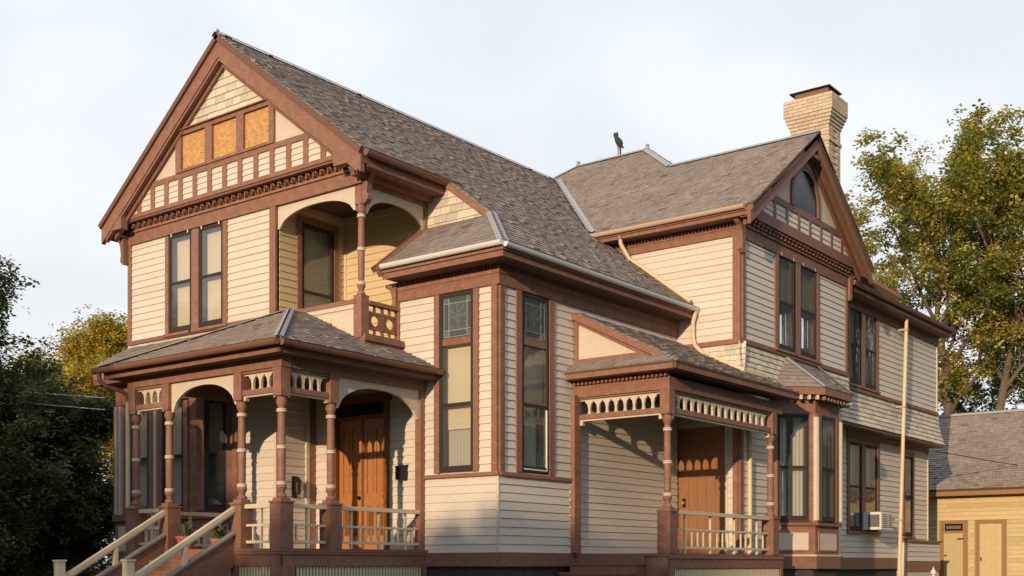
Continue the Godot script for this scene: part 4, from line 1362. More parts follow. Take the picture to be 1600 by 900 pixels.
	for k in 3:
		var pts: Array = slopes[k]
		var e: Vector2 = (pts[1] - pts[0]).normalized()
		var u := Vector3(e.x, 0, e.y)
		var h := Vector3.UP.cross(u)          # uphill: to the left of the run along the eave
		var s := sl
		if k != 1:
			var far: Vector2 = P if k == 0 else Q
			s = (top - y0) / maxf(0.05, Vector3(far.x - pts[0].x, 0, far.y - pts[0].y).dot(h))
		roof("bay_roof", Vector3(pts[0].x, y0, pts[0].y), h, s, pts, 0.10, 0.2, 0.03)
	cap("hip_cap", Vector3(B.x, y0, B.y), Vector3(P.x, top, P.y), Vector3(-0.5, 0.7, 0.5), Vector3(0, 0.7, 0.7), 0.05, M.flashing)
	cap("hip_cap", Vector3(C.x, y0, C.y), Vector3(Q.x, top, Q.y), Vector3(0.5, 0.7, 0.5), Vector3(0, 0.7, 0.7), 0.05, M.flashing)


func build_rear() -> void:
	var S := side(ZR)
	var W := side(0)
	var h := hole(11.07, 12.76, 4.80, 6.60)
	var w := wall(S, rect(XWR - 0.1, XRE, 4.0, 6.75), [h], 0.14, 0.0, [])
	boards(w, S, rect(XWR, XRE - 0.03, 4.78, 6.52), [h], 0.122, cream(), "clapboard", 7.0)
	sash_window(S, 11.12, 11.75, 4.86, 6.57, {"left": 0.08, "right": 0.0, "head": 0.0, "blind": 0.5, "blind_mat": M.blind_olive, "curtain": 0.95, "gap": 0.3, "curtain_mat": M.blind_olive, "sash_mat": M.storm_frame})
	sash_window(S, 12.0, 12.70, 4.86, 6.57, {"left": 0.25, "right": 0.12, "head": 0.0, "blind": 0.5, "blind_mat": M.blind_olive, "curtain": 0.95, "gap": 0.3, "curtain_mat": M.blind_olive, "sash_mat": M.storm_frame})
	slab(house, "frieze_board", S, XWR, XRE + 0.03, 6.50, 6.72, 0.0, 0.05, M.brown1)
	slab(house, "corner_board", S, XRE - 0.06, XRE, 4.78, 6.50, 0.0, 0.04, M.cream_trim)
	slab(house, "band_board", S, XWR, XRE + 0.03, 4.70, 4.78, 0.0, 0.05, M.brown1)
	shingle_wall(w, S, rect(XWR, XRE + 0.12, 3.93, 4.70), 0.105, 0.2, wall_shingles(), 0.17)
	slab(house, "skirt_soffit", W, XWR, XRE + 0.10, 3.88, 3.925, 0.6, ZR + 0.16, M.brown1)
	# eave and roof
	slab(house, "eave_soffit", W, 10.3, XRE + 0.22, 6.72, 6.745, 0.9, 1.34, M.brown1)
	slab(house, "fascia", W, 10.3, XRE + 0.23, 6.74, 6.85, 1.31, 1.345, M.brown1)
	gutter(Vector3(10.4, 6.90, 1.35), Vector3(XRE + 0.22, 6.88, 1.35), EZ, M.gutter_brown, 0.09)
	slab(house, "drip_edge", W, 10.4, XRE + 0.22, 6.885, 6.90, 1.30, 1.44, M.flashing)
	roof("rear_wing_roof", Vector3(10.2, 6.90, 1.36), -EZ, 0.29, [Vector2(10.2, 1.36), Vector2(XRE + 0.25, 1.36), Vector2(XRE - 2.2, -1.6), Vector2(10.2, -1.6)], 0.13, 0.16, 0.06)
	# ground floor
	var G := side(0.78)
	var hs := [hole(11.56, 13.40, 1.60, 3.70), hole(15.08, 15.80, 1.55, 3.60)]
	var w2 := wall(G, rect(10.0, XRE - 0.04, 1.0, 4.0), hs, 0.14, 0.0, [])
	boards(w2, G, rect(10.0, XRE - 0.05, 1.02, 3.86), [hole(11.50, 13.48, 1.54, 3.9), hole(15.0, 15.88, 1.5, 3.9)], 0.124, cream(), "clapboard", 7.0)
	sash_window(G, 11.62, 12.35, 1.64, 3.62, {"left": 0.10, "right": 0.0, "blind": 0.5, "blind_mat": M.blind_olive, "hooks": false, "casing_mat": M.brown1})
	sash_window(G, 12.55, 13.32, 1.64, 3.62, {"left": 0.20, "right": 0.14, "blind": 0.5, "blind_mat": M.blind_olive, "hooks": false, "casing_mat": M.brown1})
	slab(house, "window_head", G, 11.50, 13.48, 3.724, 3.88, 0.0, 0.05, M.brown1)
	sash_window(G, 15.14, 15.74, 1.58, 3.55, {"casing": 0.1, "blind": 0.6, "blind_mat": M.blind_olive, "hooks": false})
	slab(house, "frieze_board", G, 13.5, XRE - 0.03, 3.74, 3.88, 0.0, 0.045, M.brown1)
	slab(house, "base_board", G, 10.0, 14.9, 0.76, 1.02, -0.02, 0.045, M.brown1)
	slab(house, "corner_board", G, XRE - 0.10, XRE - 0.04, 1.02, 3.74, 0.0, 0.038, M.cream_trim)
	# low boarded box against the wall
	var B := side(1.02)
	var bx := wall(B, rect(14.75, 17.1, 0.0, 1.42), [], 0.26, 0.0, [], null, "cellar_box")
	boards(bx, B, rect(14.75, 17.1, 0.95, 1.42), [], 0.12, cream())
	slab(bx, "lid", side(0), 14.70, 17.15, 1.42, 1.47, 0.76, 1.09, M.brown1)
	slab(bx, "base_board", B, 14.74, 17.12, 0.70, 0.95, -0.02, 0.03, M.brown1)
	# leaning pipe from the eave to the ground
	var p := MB.new()
	p.tube([Vector3(14.05, 6.93, 1.30), Vector3(14.05, 6.80, 1.25), Vector3(13.35, 0.0, 1.30)], [0.043, 0.043, 0.047], 10)
	var pole := part(house, "drain_pole", p, M.pipe_cream)
	for f: float in [0.06, 0.33, 0.72]:
		var at := Vector3(14.05, 6.84, 1.24).lerp(Vector3(13.35, 0.0, 1.30), f)
		slab(pole, "pipe_strap", Transform3D(Basis.IDENTITY, at), -0.062, 0.062, -0.02, 0.02, -0.16, 0.058, M.gutter_rust)
	var hy := MB.new()
	hy.lathe(Vector3(15.2, 0.0, 1.5), [Vector2(0.04, 0), Vector2(0.04, 0.62), Vector2(0.07, 0.64), Vector2(0.07, 0.70), Vector2(0.03, 0.74), Vector2(0.0, 0.82)], 10)
	part(house, "vent_pipe", hy, M.white_metal)


func build_chimney() -> void:
	# shaft rises behind the wing's gable
	var x0 := 9.2; var x1 := 9.80
	var z0 := 0.52; var z1 := 1.35
	var c := MB.new()
	c.box(Transform3D.IDENTITY, x0 + 0.015, x1 - 0.015, 7.0, 10.45, z0 + 0.015, z1 - 0.015)
	var ch := part(house, "chimney", c, M.mortar)
	var unit_b := BoxMesh.new()
	var stuff := MB.new()
	var count := 0
	var row := 0
	var y := 10.50
	var hh := 0.068
	while y > 7.6:
		var top := y
		var low := y - hh
		var d := 0.0
		if top > 10.22: d = 0.115
		elif top > 10.15: d = 0.095
		elif top > 10.08: d = 0.07
		elif top > 10.01: d = 0.045
		elif top > 9.94: d = 0.022
		elif top > 9.60 and top < 9.68: d = 0.025
		for f in 2:
			var t := front(x0 - d) if f == 0 else side(z1 + d)
			var a := (z0 - d) if f == 0 else (x0 - d)
			var b := (z1 + d) if f == 0 else (x1 + d)
			var u := a + (0.0 if row % 2 == 0 else -0.105)
			while u < b - 0.01:
				var l := 0.205
				var ua := maxf(u, a); var ub := minf(u + l, b)
				u += l + 0.011
				if ub - ua < 0.03:
					continue
				# narrow sunk slots in the middle of each face
				var mid := (a + b) / 2
				if d == 0.0 and top < 9.92 and absf((ua + ub) / 2 - mid) < 0.07 and row % 2 == 0:
					continue
				if count < 290:
					slab(ch, "brick", t, ua, ub, low + 0.009, top, -0.10, rng.randf_range(0.0, 0.004), M["brick%d" % (rng.randi() % 4)])
					count += 1
				else:
					stuff.col = [Color(0.50, 0.355, 0.185), Color(0.44, 0.30, 0.15), Color(0.55, 0.40, 0.22)][rng.randi() % 3]
					stuff.box(t, ua, ub, low + 0.009, top, -0.10, rng.randf_range(0.0, 0.004))
		# corbel cores so that the stepped head is solid
		if d > 0:
			slab(ch, "corbel_course", Transform3D.IDENTITY, x0 - d + 0.012, x1 + d - 0.012, low, top - 0.003, z0 - d + 0.012, z1 + d - 0.012, M.mortar)
		y = low
		row += 1
	if stuff.v.size():
		var sp := part(ch, "bricks", stuff, M.brick)
		sp.set_meta("kind", "stuff")
	# cap of dark sheet metal
	var k := MB.new()
	k.box(Transform3D.IDENTITY, x0 + 0.02, x1 - 0.02, 10.50, 10.66, z0 + 0.08, z1 - 0.02)
	part(ch, "cap_collar", k, M.gutter_brown)
	slab(ch, "cap_plate", Transform3D.IDENTITY, x0 - 0.03, x1 + 0.02, 10.66, 10.685, z0 - 0.02, z1 + 0.03, M.iron)


# post on a boxed pedestal, up to a beam; c = plan position
func porch_post(parent: Node, c: Vector2, deck: float, ped: float) -> void:
	var t := Transform3D(Basis.IDENTITY, Vector3(c.x, 0, c.y))
	slab(parent, "pedestal", t, -0.115, 0.115, deck, ped - 0.07, -0.115, 0.115, M.brown1)
	var cap_b := MB.new()
	cap_b.prism(t * Transform3D(Basis(EX, Vector3.UP, EZ), Vector3.ZERO), PackedVector2Array([Vector2(-0.115, ped - 0.07), Vector2(0.115, ped - 0.07), Vector2(0.085, ped - 0.02), Vector2(0.085, ped), Vector2(-0.085, ped), Vector2(-0.085, ped - 0.02)]), -0.085, 0.085)
	cap_b.box(t, -0.13, 0.13, ped - 0.07, ped - 0.045, -0.13, 0.13)
	part(parent, "pedestal_cap", cap_b, M.brown0)
	turned(parent, "column", Vector3(c.x, ped, c.y), 3.20 - ped, 0.056, [0.20, 0.70, 1.21], M.brown0, M.cream_trim)
	slab(parent, "post_head", t, -0.085, 0.085, 3.20, 3.62, -0.085, 0.085, M.brown0)

# rail between posts: u0..u1 in a frame
func railing(parent: Node, t: Transform3D, u0: float, u1: float, deck: float, n: int) -> void:
	slab(parent, "hand_rail", t, u0, u1, 1.655, 1.715, -0.045, 0.045, M.tan_rail)
	slab(parent, "middle_rail", t, u0, u1, 1.40, 1.432, -0.02, 0.02, M.tan_rail)
	slab(parent, "bottom_rail", t, u0, u1, deck + 0.075, deck + 0.115, -0.02, 0.02, M.tan_rail)
	var p := (u1 - u0) / n
	for k in n:
		var u := u0 + (k + 0.5) * p
		slab(parent, "baluster", t, u - 0.017, u + 0.017, deck, 1.655, -0.017, 0.017, M.tan_rail)
	for k in n + 1:
		for f in [-0.22, 0.0, 0.22]:
			var u: float = u0 + k * p + f * p
			if u > u0 + 0.03 and u < u1 - 0.03:
				slab(parent, "baluster", t, u - 0.013, u + 0.013, deck + 0.115, 1.40, -0.013, 0.013, M.tan_rail)

func slats(parent: Node, t: Transform3D, u0: float, u1: float, y0: float, y1: float, w: float) -> void:
	var pitch := 0.062
	var n := int((u1 - u0) / pitch)
	for k in n:
		var u := u0 + (k + 0.2) * (u1 - u0) / n
		slab(parent, "slat", t, u, u + pitch * 0.62, y0, y1, w, w + 0.016, M.tan_rail)

func build_front_porch() -> void:
	var X := -2.935; var Z := -1.525
	var D := 1.08
	var W := side(0)
	var porch := slab(house, "front_porch", W, X - 0.13, -0.01, D - 0.04, D, -5.02, Z + 0.13, M.step_tread)
	slab(porch, "deck_fascia", front(X - 0.10), -5.0, Z + 0.10, 0.83, D - 0.041, -0.03, 0.0, M.brown1)
	slab(porch, "deck_fascia", side(Z + 0.10), X - 0.10, -0.01, 0.83, D - 0.041, -0.03, 0.0, M.brown1)
	slab(porch, "deck_moulding", front(X - 0.10), -5.0, Z + 0.12, D - 0.075, D - 0.041, 0.0, 0.02, M.brown0)
	slab(porch, "deck_moulding", side(Z + 0.10), X - 0.10, -0.01, D - 0.075, D - 0.041, 0.0, 0.02, M.brown0)
	slats(porch, side(Z + 0.06), X + 0.2, -0.12, 0.0, 0.83, 0.0)
	slats(porch, front(X - 0.06), -2.35, Z - 0.08, 0.0, 0.83, 0.0)
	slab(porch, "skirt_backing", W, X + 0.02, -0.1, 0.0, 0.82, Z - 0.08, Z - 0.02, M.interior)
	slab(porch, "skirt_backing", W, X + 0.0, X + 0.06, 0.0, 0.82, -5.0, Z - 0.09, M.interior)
	slab(porch, "skirt_post", W, X - 0.10, X + 0.16, 0.0, 0.83, Z - 0.12, Z + 0.10, M.brown1)
	slab(porch, "skirt_post", W, -0.12, -0.01, 0.0, 0.83, Z - 0.02, Z + 0.10, M.brown1)
	slab(porch, "skirt_post", W, X - 0.10, X + 0.12, 0.0, 0.83, -2.55, -2.36, M.brown1)
	for k in 26:
		slab(porch, "deck_board", W, X - 0.12, -0.02, D, D + 0.004, -5.0 + k * 0.139, -5.0 + k * 0.139 + 0.134, M.step_tread)
	D = 1.084
	for c in [Vector2(X, Z), Vector2(X, -2.368), Vector2(X, -4.048), Vector2(X, -4.891), Vector2(-2.0, Z)]:
		porch_post(porch, c, D, 1.79)
	slab(porch, "wall_post", W, -0.12, -0.022, D, 3.62, Z - 0.06, Z + 0.06, M.brown0)
	slab(porch, "wall_post", W, XF - 0.13, XF - 0.022, D, 3.62, -4.98, -4.86, M.brown0)
	# beams
	slab(porch, "beam", front(X), -4.99, Z + 0.1, 3.60, 3.80, -0.09, 0.09, M.brown0)
	slab(porch, "beam", side(Z), X + 0.09, -0.022, 3.60, 3.80, -0.09, 0.09, M.brown1)
	slab(porch, "beam", side(-4.9), X + 0.09, XF - 0.02, 3.60, 3.80, -0.09, 0.09, M.brown1)
	slab(porch, "ceiling", W, X + 0.0, -0.03, 3.80, 3.84, -4.98, Z + 0.02, M.ceiling)
	# pierced valances and arches
	var fr := front(X); var sd := side(Z)
	for q in [[fr, -2.283, Z - 0.085, 4], [fr, -4.806, -4.133, 4], [sd, X + 0.085, -2.085, 5]]:
		var t: Transform3D = q[0]
		slab(porch, "valance_rail", t, q[1], q[2], 3.565, 3.60, -0.05, 0.06, M.brown0)
		slab(porch, "valance_rail", t, q[1], q[2], 3.26, 3.335, -0.05, 0.06, M.brown0)
		slab(porch, "valance_lip", t, q[1], q[2], 3.235, 3.26, -0.03, 0.035, M.cream_trim)
		slab(porch, "valance_foot", t, q[1], q[1] + 0.04, 3.19, 3.235, -0.03, 0.035, M.cream_trim)
		slab(porch, "valance_foot", t, q[2] - 0.04, q[2], 3.19, 3.235, -0.03, 0.035, M.cream_trim)
		valance(porch, t, q[1], q[2], 3.335, 3.565, q[3], -0.018, 0.022, M.cream_trim)
	arch(porch, fr, -3.963, -2.453, 3.16, 3.51, 3.60, -0.03, 0.025, M.cream_trim)
	arch(porch, sd, -1.915, -0.121, 3.14, 3.51, 3.60, -0.03, 0.025, M.cream_trim)
	# railings
	railing(porch, fr, -2.253, Z - 0.115, D, 1)
	railing(porch, fr, -4.776, -4.163, D, 1)
	railing(porch, sd, X + 0.115, -2.115, D, 1)
	railing(porch, sd, -1.885, -0.12, D, 3)
	railing(porch, side(-4.9), X + 0.115, XF - 0.14, D, 3)
	# roof: a low pyramid against the wall
	var ex := -3.33; var ez := -1.14; var ezl := -5.30
	var ey := 3.90
	var ax := ex + (ez - ezl) / 2; var az := (ez + ezl) / 2
	var s := (4.89 - ey) / (ax - ex)
	roof("porch_roof", Vector3(ex, ey, 0), EX, s, [Vector2(ex, ez), Vector2(ex, ezl), Vector2(ax, az)], 0.115, 0.14, 0.07)
	roof("porch_roof", Vector3(0, ey, ez), -EZ, s, [Vector2(ex, ez), Vector2(-0.002, ez), Vector2(-0.002, -1.98), Vector2(XF - 0.02, -1.98), Vector2(XF - 0.01, az), Vector2(ax, az)], 0.115, 0.14, 0.07)
	roof("porch_roof", Vector3(0, ey, ezl), EZ, s, [Vector2(ex, ezl), Vector2(ax, az), Vector2(XF - 0.01, az), Vector2(XF - 0.01, ezl)], 0.115, 0.14, 0.07, false)
	cap("hip_cap", Vector3(ex, ey, ez), Vector3(ax, 4.89, az), slope_n(EX, s), slope_n(-EZ, s), 0.055, M.flashing)
	cap("hip_cap", Vector3(ex, ey, ezl), Vector3(ax, 4.89, az), slope_n(EX, s), slope_n(EZ, s), 0.055, M.flashing)
	slab(porch, "fascia", front(ex + 0.06), ezl + 0.05, ez - 0.05, ey - 0.16, ey - 0.045, -0.03, 0.0, M.brown0)
	slab(porch, "fascia", side(ez - 0.06), ex + 0.06, -0.03, ey - 0.16, ey - 0.045, -0.03, 0.0, M.brown1)
	slab(porch, "eave_soffit", W, ex + 0.07, -0.03, ey - 0.155, ey - 0.13, Z + 0.02, ez - 0.07, M.soffit_shaded)
	slab(porch, "eave_soffit", W, ex + 0.07, X - 0.02, ey - 0.154, ey - 0.131, ezl + 0.06, Z + 0.02, M.soffit_shaded)
	gutter(Vector3(ex + 0.01, ey - 0.005, ez + 0.02), Vector3(ex + 0.01, ey - 0.03, ezl - 0.05), -EX, M.gutter_brown, 0.10, 0.78)
	gutter(Vector3(ex + 0.02, ey - 0.005, ez - 0.01), Vector3(-0.05, ey - 0.01, ez - 0.01), EZ, M.gutter_brown, 0.10, 0.95)
	# downpipe at the far corner of the porch
	var dp := MB.new()
	dp.tube([Vector3(X - 0.04, 3.42, -5.05), Vector3(X - 0.04, 0.0, -5.05)], [0.036, 0.036], 10)
	var elb := MB.new()
	elb.tube([Vector3(ex - 0.03, ey - 0.07, ezl + 0.05), Vector3(ex - 0.02, ey - 0.19, ezl + 0.06), Vector3(ex + 0.06, ey - 0.27, ezl + 0.09), Vector3(X - 0.12, ey - 0.33, -5.09), Vector3(X - 0.05, ey - 0.40, -5.055), Vector3(X - 0.04, 3.40, -5.05)], [0.036, 0.036, 0.036, 0.036, 0.036, 0.036], 10)
	part(house, "downpipe_elbow", elb, M.brown1)
	part(house, "downpipe", dp, M.pipe_cream)

	# ground floor walls under the gable
	var F := front(XF)
	var w := wall(F, rect(-5.1, ZC, 1.0, 4.3), [], 0.14, 0.0, [])
	boards(w, F, rect(-5.05, ZC - 0.02, 1.09, 3.8), [], 0.127, cream())
	slab(house, "corner_board", F, ZC - 0.03, ZC + 0.02, 1.09, 3.8, 0.0, 0.03, M.cream_trim)
	var S := side(ZC)
	var w2 := wall(S, rect(XF, 0.0, 1.0, 4.3), [], 0.14, 0.0, [])
	boards(w2, S, rect(XF + 0.02, -0.1, 1.09, 3.8), [], 0.127, cream())
	slab(house, "wall_pilaster", S, -0.24, -0.17, 1.09, 3.8, 0.0, 0.05, M.cream_trim)
	slab(house, "wall_pilaster", S, -0.17, -0.001, 1.09, 3.8, 0.0, 0.045, M.brown0)
	# double front door
	var T := front(0.0)
	var door := slab(house, "front_door", T, -3.53, -3.44, 1.09, 3.62, -0.02, 0.05, M.door_wood2)
	slab(door, "door_casing", T, -2.34, -2.25, 1.09, 3.62, -0.02, 0.05, M.door_wood2)
	slab(door, "door_casing", T, -3.60, -2.18, 3.52, 3.66, -0.02, 0.055, M.door_wood2)
	slab(door, "transom", T, -3.44, -2.34, 3.32, 3.52, -0.10, -0.03, M.lead_glass)
	slab(door, "door_casing", T, -3.44, -2.34, 3.26, 3.32, -0.10, 0.03, M.door_wood2)
	for q in [[-3.44, -2.895], [-2.885, -2.34]]:
		var u0: float = q[0]; var u1: float = q[1]
		slab(door, "leaf", T, u0, u1, 1.09, 3.26, -0.10, -0.055, M.door_wood)
		for p in [[u0, u0 + 0.09, 1.09, 3.26], [u1 - 0.09, u1, 1.09, 3.26]]:
			slab(door, "door_stile", T, p[0], p[1], p[2], p[3], -0.055, -0.035, M.door_wood)
		for p in [[1.09, 1.30], [1.82, 2.02], [3.12, 3.26]]:
			slab(door, "door_rail", T, u0 + 0.09, u1 - 0.09, p[0], p[1], -0.055, -0.036, M.door_wood)
		var m := (u0 + u1) / 2
		slab(door, "door_muntin", T, m - 0.03, m + 0.03, 1.30, 1.82, -0.055, -0.036, M.door_wood)
		slab(door, "door_muntin", T, m - 0.03, m + 0.03, 2.02, 3.12, -0.055, -0.036, M.door_wood)
		for p in [[u0 + 0.11, m - 0.05], [m + 0.05, u1 - 0.11]]:
			slab(door, "door_panel", T, p[0], p[1], 1.34, 1.78, -0.055, -0.046, M.door_wood2)
			slab(door, "door_panel", T, p[0], p[1], 2.06, 3.08, -0.055, -0.046, M.door_wood)
	slab(door, "astragal", T, -2.915, -2.865, 1.09, 3.26, -0.055, -0.025, M.door_wood2)
	for u in [-2.96, -2.38]:
		var kb := MB.new()
		kb.lathe(Vector3(0.01, 1.93, u), [Vector2(0, 0), Vector2(0.025, 0.01), Vector2(0.034, 0.035), Vector2(0.025, 0.06), Vector2(0, 0.07)], 10)
		part(door, "knob", kb, M.brass if u > -2.5 else M.iron)
	build_front_bay()
	build_steps(porch)


func build_front_bay() -> void:
	var a := Vector2(XF, -8.40); var b := Vector2(-1.3, -7.86); var c := Vector2(-1.3, -5.52); var d := Vector2(XF, -5.08)
	var P := Transform3D(Basis(EX, EZ, -Vector3.UP), Vector3.ZERO)
	var bay := MB.new()
	bay.prism(P, PackedVector2Array([a, b, c, d]), -1.70, -0.9)
	bay.prism(P, PackedVector2Array([a, b, c, d]), -4.1, -3.72)
	var o := part(house, "front_bay", bay, M.brown0)
	var fo := MB.new()
	fo.prism(P, PackedVector2Array([a, b + Vector2(0.04, 0), c + Vector2(0.04, 0), d]), -0.9, 0.0)
	part(house, "foundation", fo, M.foundation)
	for k in 3:
		var p: Vector2 = [a, b, c][k]; var q: Vector2 = [b, c, d][k]
		var t := face(p, q)
		var l := (q - p).length()
		slab(o, "bay_sill", t, -0.02, l + 0.02, 1.64, 1.76, -0.05, 0.06, M.brown1)
		slab(o, "recessed_panel", t, 0.1, l - 0.1, 1.1, 1.55, 0.0, 0.014, M.cream_trim)
		if k == 1:
			for e in [[0.40, 1.04], [1.42, 2.02]]:
				sash_window(t, e[0], e[1], 1.80, 3.68, {"casing": 0.12, "head": 0.0, "sill": false, "blind": 0.5, "blind_mat": M.blind, "curtain": 0.55, "curtain_mat": M.curtain, "hooks": false})
			slab(o, "strip", t, 1.19, 1.27, 1.76, 3.72, 0.0, 0.05, M.cream_trim)
			slab(o, "strip", t, 0.16, 0.22, 1.76, 3.72, 0.0, 0.05, M.cream_trim)
			slab(o, "strip", t, 0.04, 0.09, 1.76, 3.72, 0.0, 0.05, M.cream_trim)
			slab(o, "bay_face", t, 0.0, 0.30, 1.70, 3.74, -0.04, 0.0, M.brown0)
			slab(o, "bay_face", t, 1.14, 1.32, 1.70, 3.74, -0.04, 0.0, M.brown0)
			slab(o, "bay_face", t, 2.12, l, 1.70, 3.74, -0.04, 0.0, M.brown0)
		else:
			sash_window(t, 0.13, l - 0.13, 1.80, 3.68, {"casing": 0.12, "head": 0.0, "sill": false, "blind": 0.5, "blind_mat": M.blind_olive, "hooks": false})
	# bay roof: visible left of the porch roof
	var s := 0.6
	roof("bay_roof", Vector3(-1.62, 4.42, 0), EX, s, [Vector2(-1.62, -8.10), Vector2(XF - 0.01, -8.10), Vector2(XF - 0.01, -4.6), Vector2(-1.62, -4.6)], 0.12, 0.14, 0.06)
	slab(o, "fascia", front(-1.60), -8.10, -4.7, 4.20, 4.37, -0.03, 0.0, M.brown0)
	slab(o, "eave_soffit", side(0), -1.59, XF - 0.02, 4.10, 4.20, -8.10, -4.7, M.soffit_shaded)
	var F := front(XF)
	var w := wall(F, rect(ZL, -4.2, 4.05, 4.94), [], 0.14, 0.0, [])
	shingle_wall(w, F, rect(ZL - 0.06, -6.9, 4.62, 4.93), 0.1, 0.16, wall_shingles(), 0.06)


func build_steps(porch: Node) -> void:
	# flight in front of the porch, between z -4.05 and -2.37, running towards -x
	var z0 := -3.97; var z1 := -2.45
	var x := -3.065
	var n := 6
	var rise := 1.08 / 7.0
	for k in n:
		var y := 1.08 - rise * (k + 1)
		var xa := x - 0.28 * (k + 1)
		slab(porch, "tread", side(0), xa - 0.02, xa + 0.28, y - 0.035, y, z0, z1, M.step_tread)
		slab(porch, "riser", side(0), xa + 0.265, xa + 0.279, y, y + rise - 0.036, z0, z1, M.brown1)
	slab(porch, "riser", side(0), x - 0.28 * n, x - 0.28 * n + 0.02, 0.0, rise - 0.035, z0, z1, M.brown1)
	for z: float in [-4.03, -2.42]:
		# sloping cheek board with a grey cap
		var ch := MB.new()
		var t := side(z)
		ch.prism(t, PackedVector2Array([Vector2(-2.98, 0.9), Vector2(-2.98, 1.33), Vector2(-4.72, 0.37), Vector2(-4.95, 0.0), Vector2(-4.1, 0.0)]), -0.025, 0.025)
		part(porch, "cheek", ch, M.brown1)
		bar("cheek_cap", Vector3(-2.98, 1.345, z), Vector3(-4.74, 0.375, z), 0.13, 0.03, M.step_grey, porch)
		# hand rail and newel
		bar("hand_rail", Vector3(-2.96, 1.70, z), Vector3(-4.74, 0.66, z), 0.075, 0.06, M.tan_rail, porch)
		bar("rail_base", Vector3(-2.96, 1.655, z), Vector3(-4.74, 0.615, z), 0.045, 0.04, M.tan_rail, porch)
		var nt := Transform3D(Basis.IDENTITY, Vector3(-4.78, 0, z))
		slab(porch, "newel", nt, -0.055, 0.055, 0.0, 0.90, -0.055, 0.055, M.tan_rail)
		slab(porch, "newel_cap", nt, -0.07, 0.07, 0.90, 0.925, -0.07, 0.07, M.tan_rail)
		slab(porch, "baluster", side(z), -3.92, -3.86, 0.84, 1.12, -0.03, 0.03, M.tan_rail)
	# plywood under the near cheek
	var pw := MB.new()
	pw.prism(side(-2.425), PackedVector2Array([Vector2(-3.06, 0.0), Vector2(-3.06, 1.02), Vector2(-4.6, 0.17), Vector2(-4.6, 0.0)]), -0.06, -0.03)
	part(porch, "side_panel", pw, M.plywood)


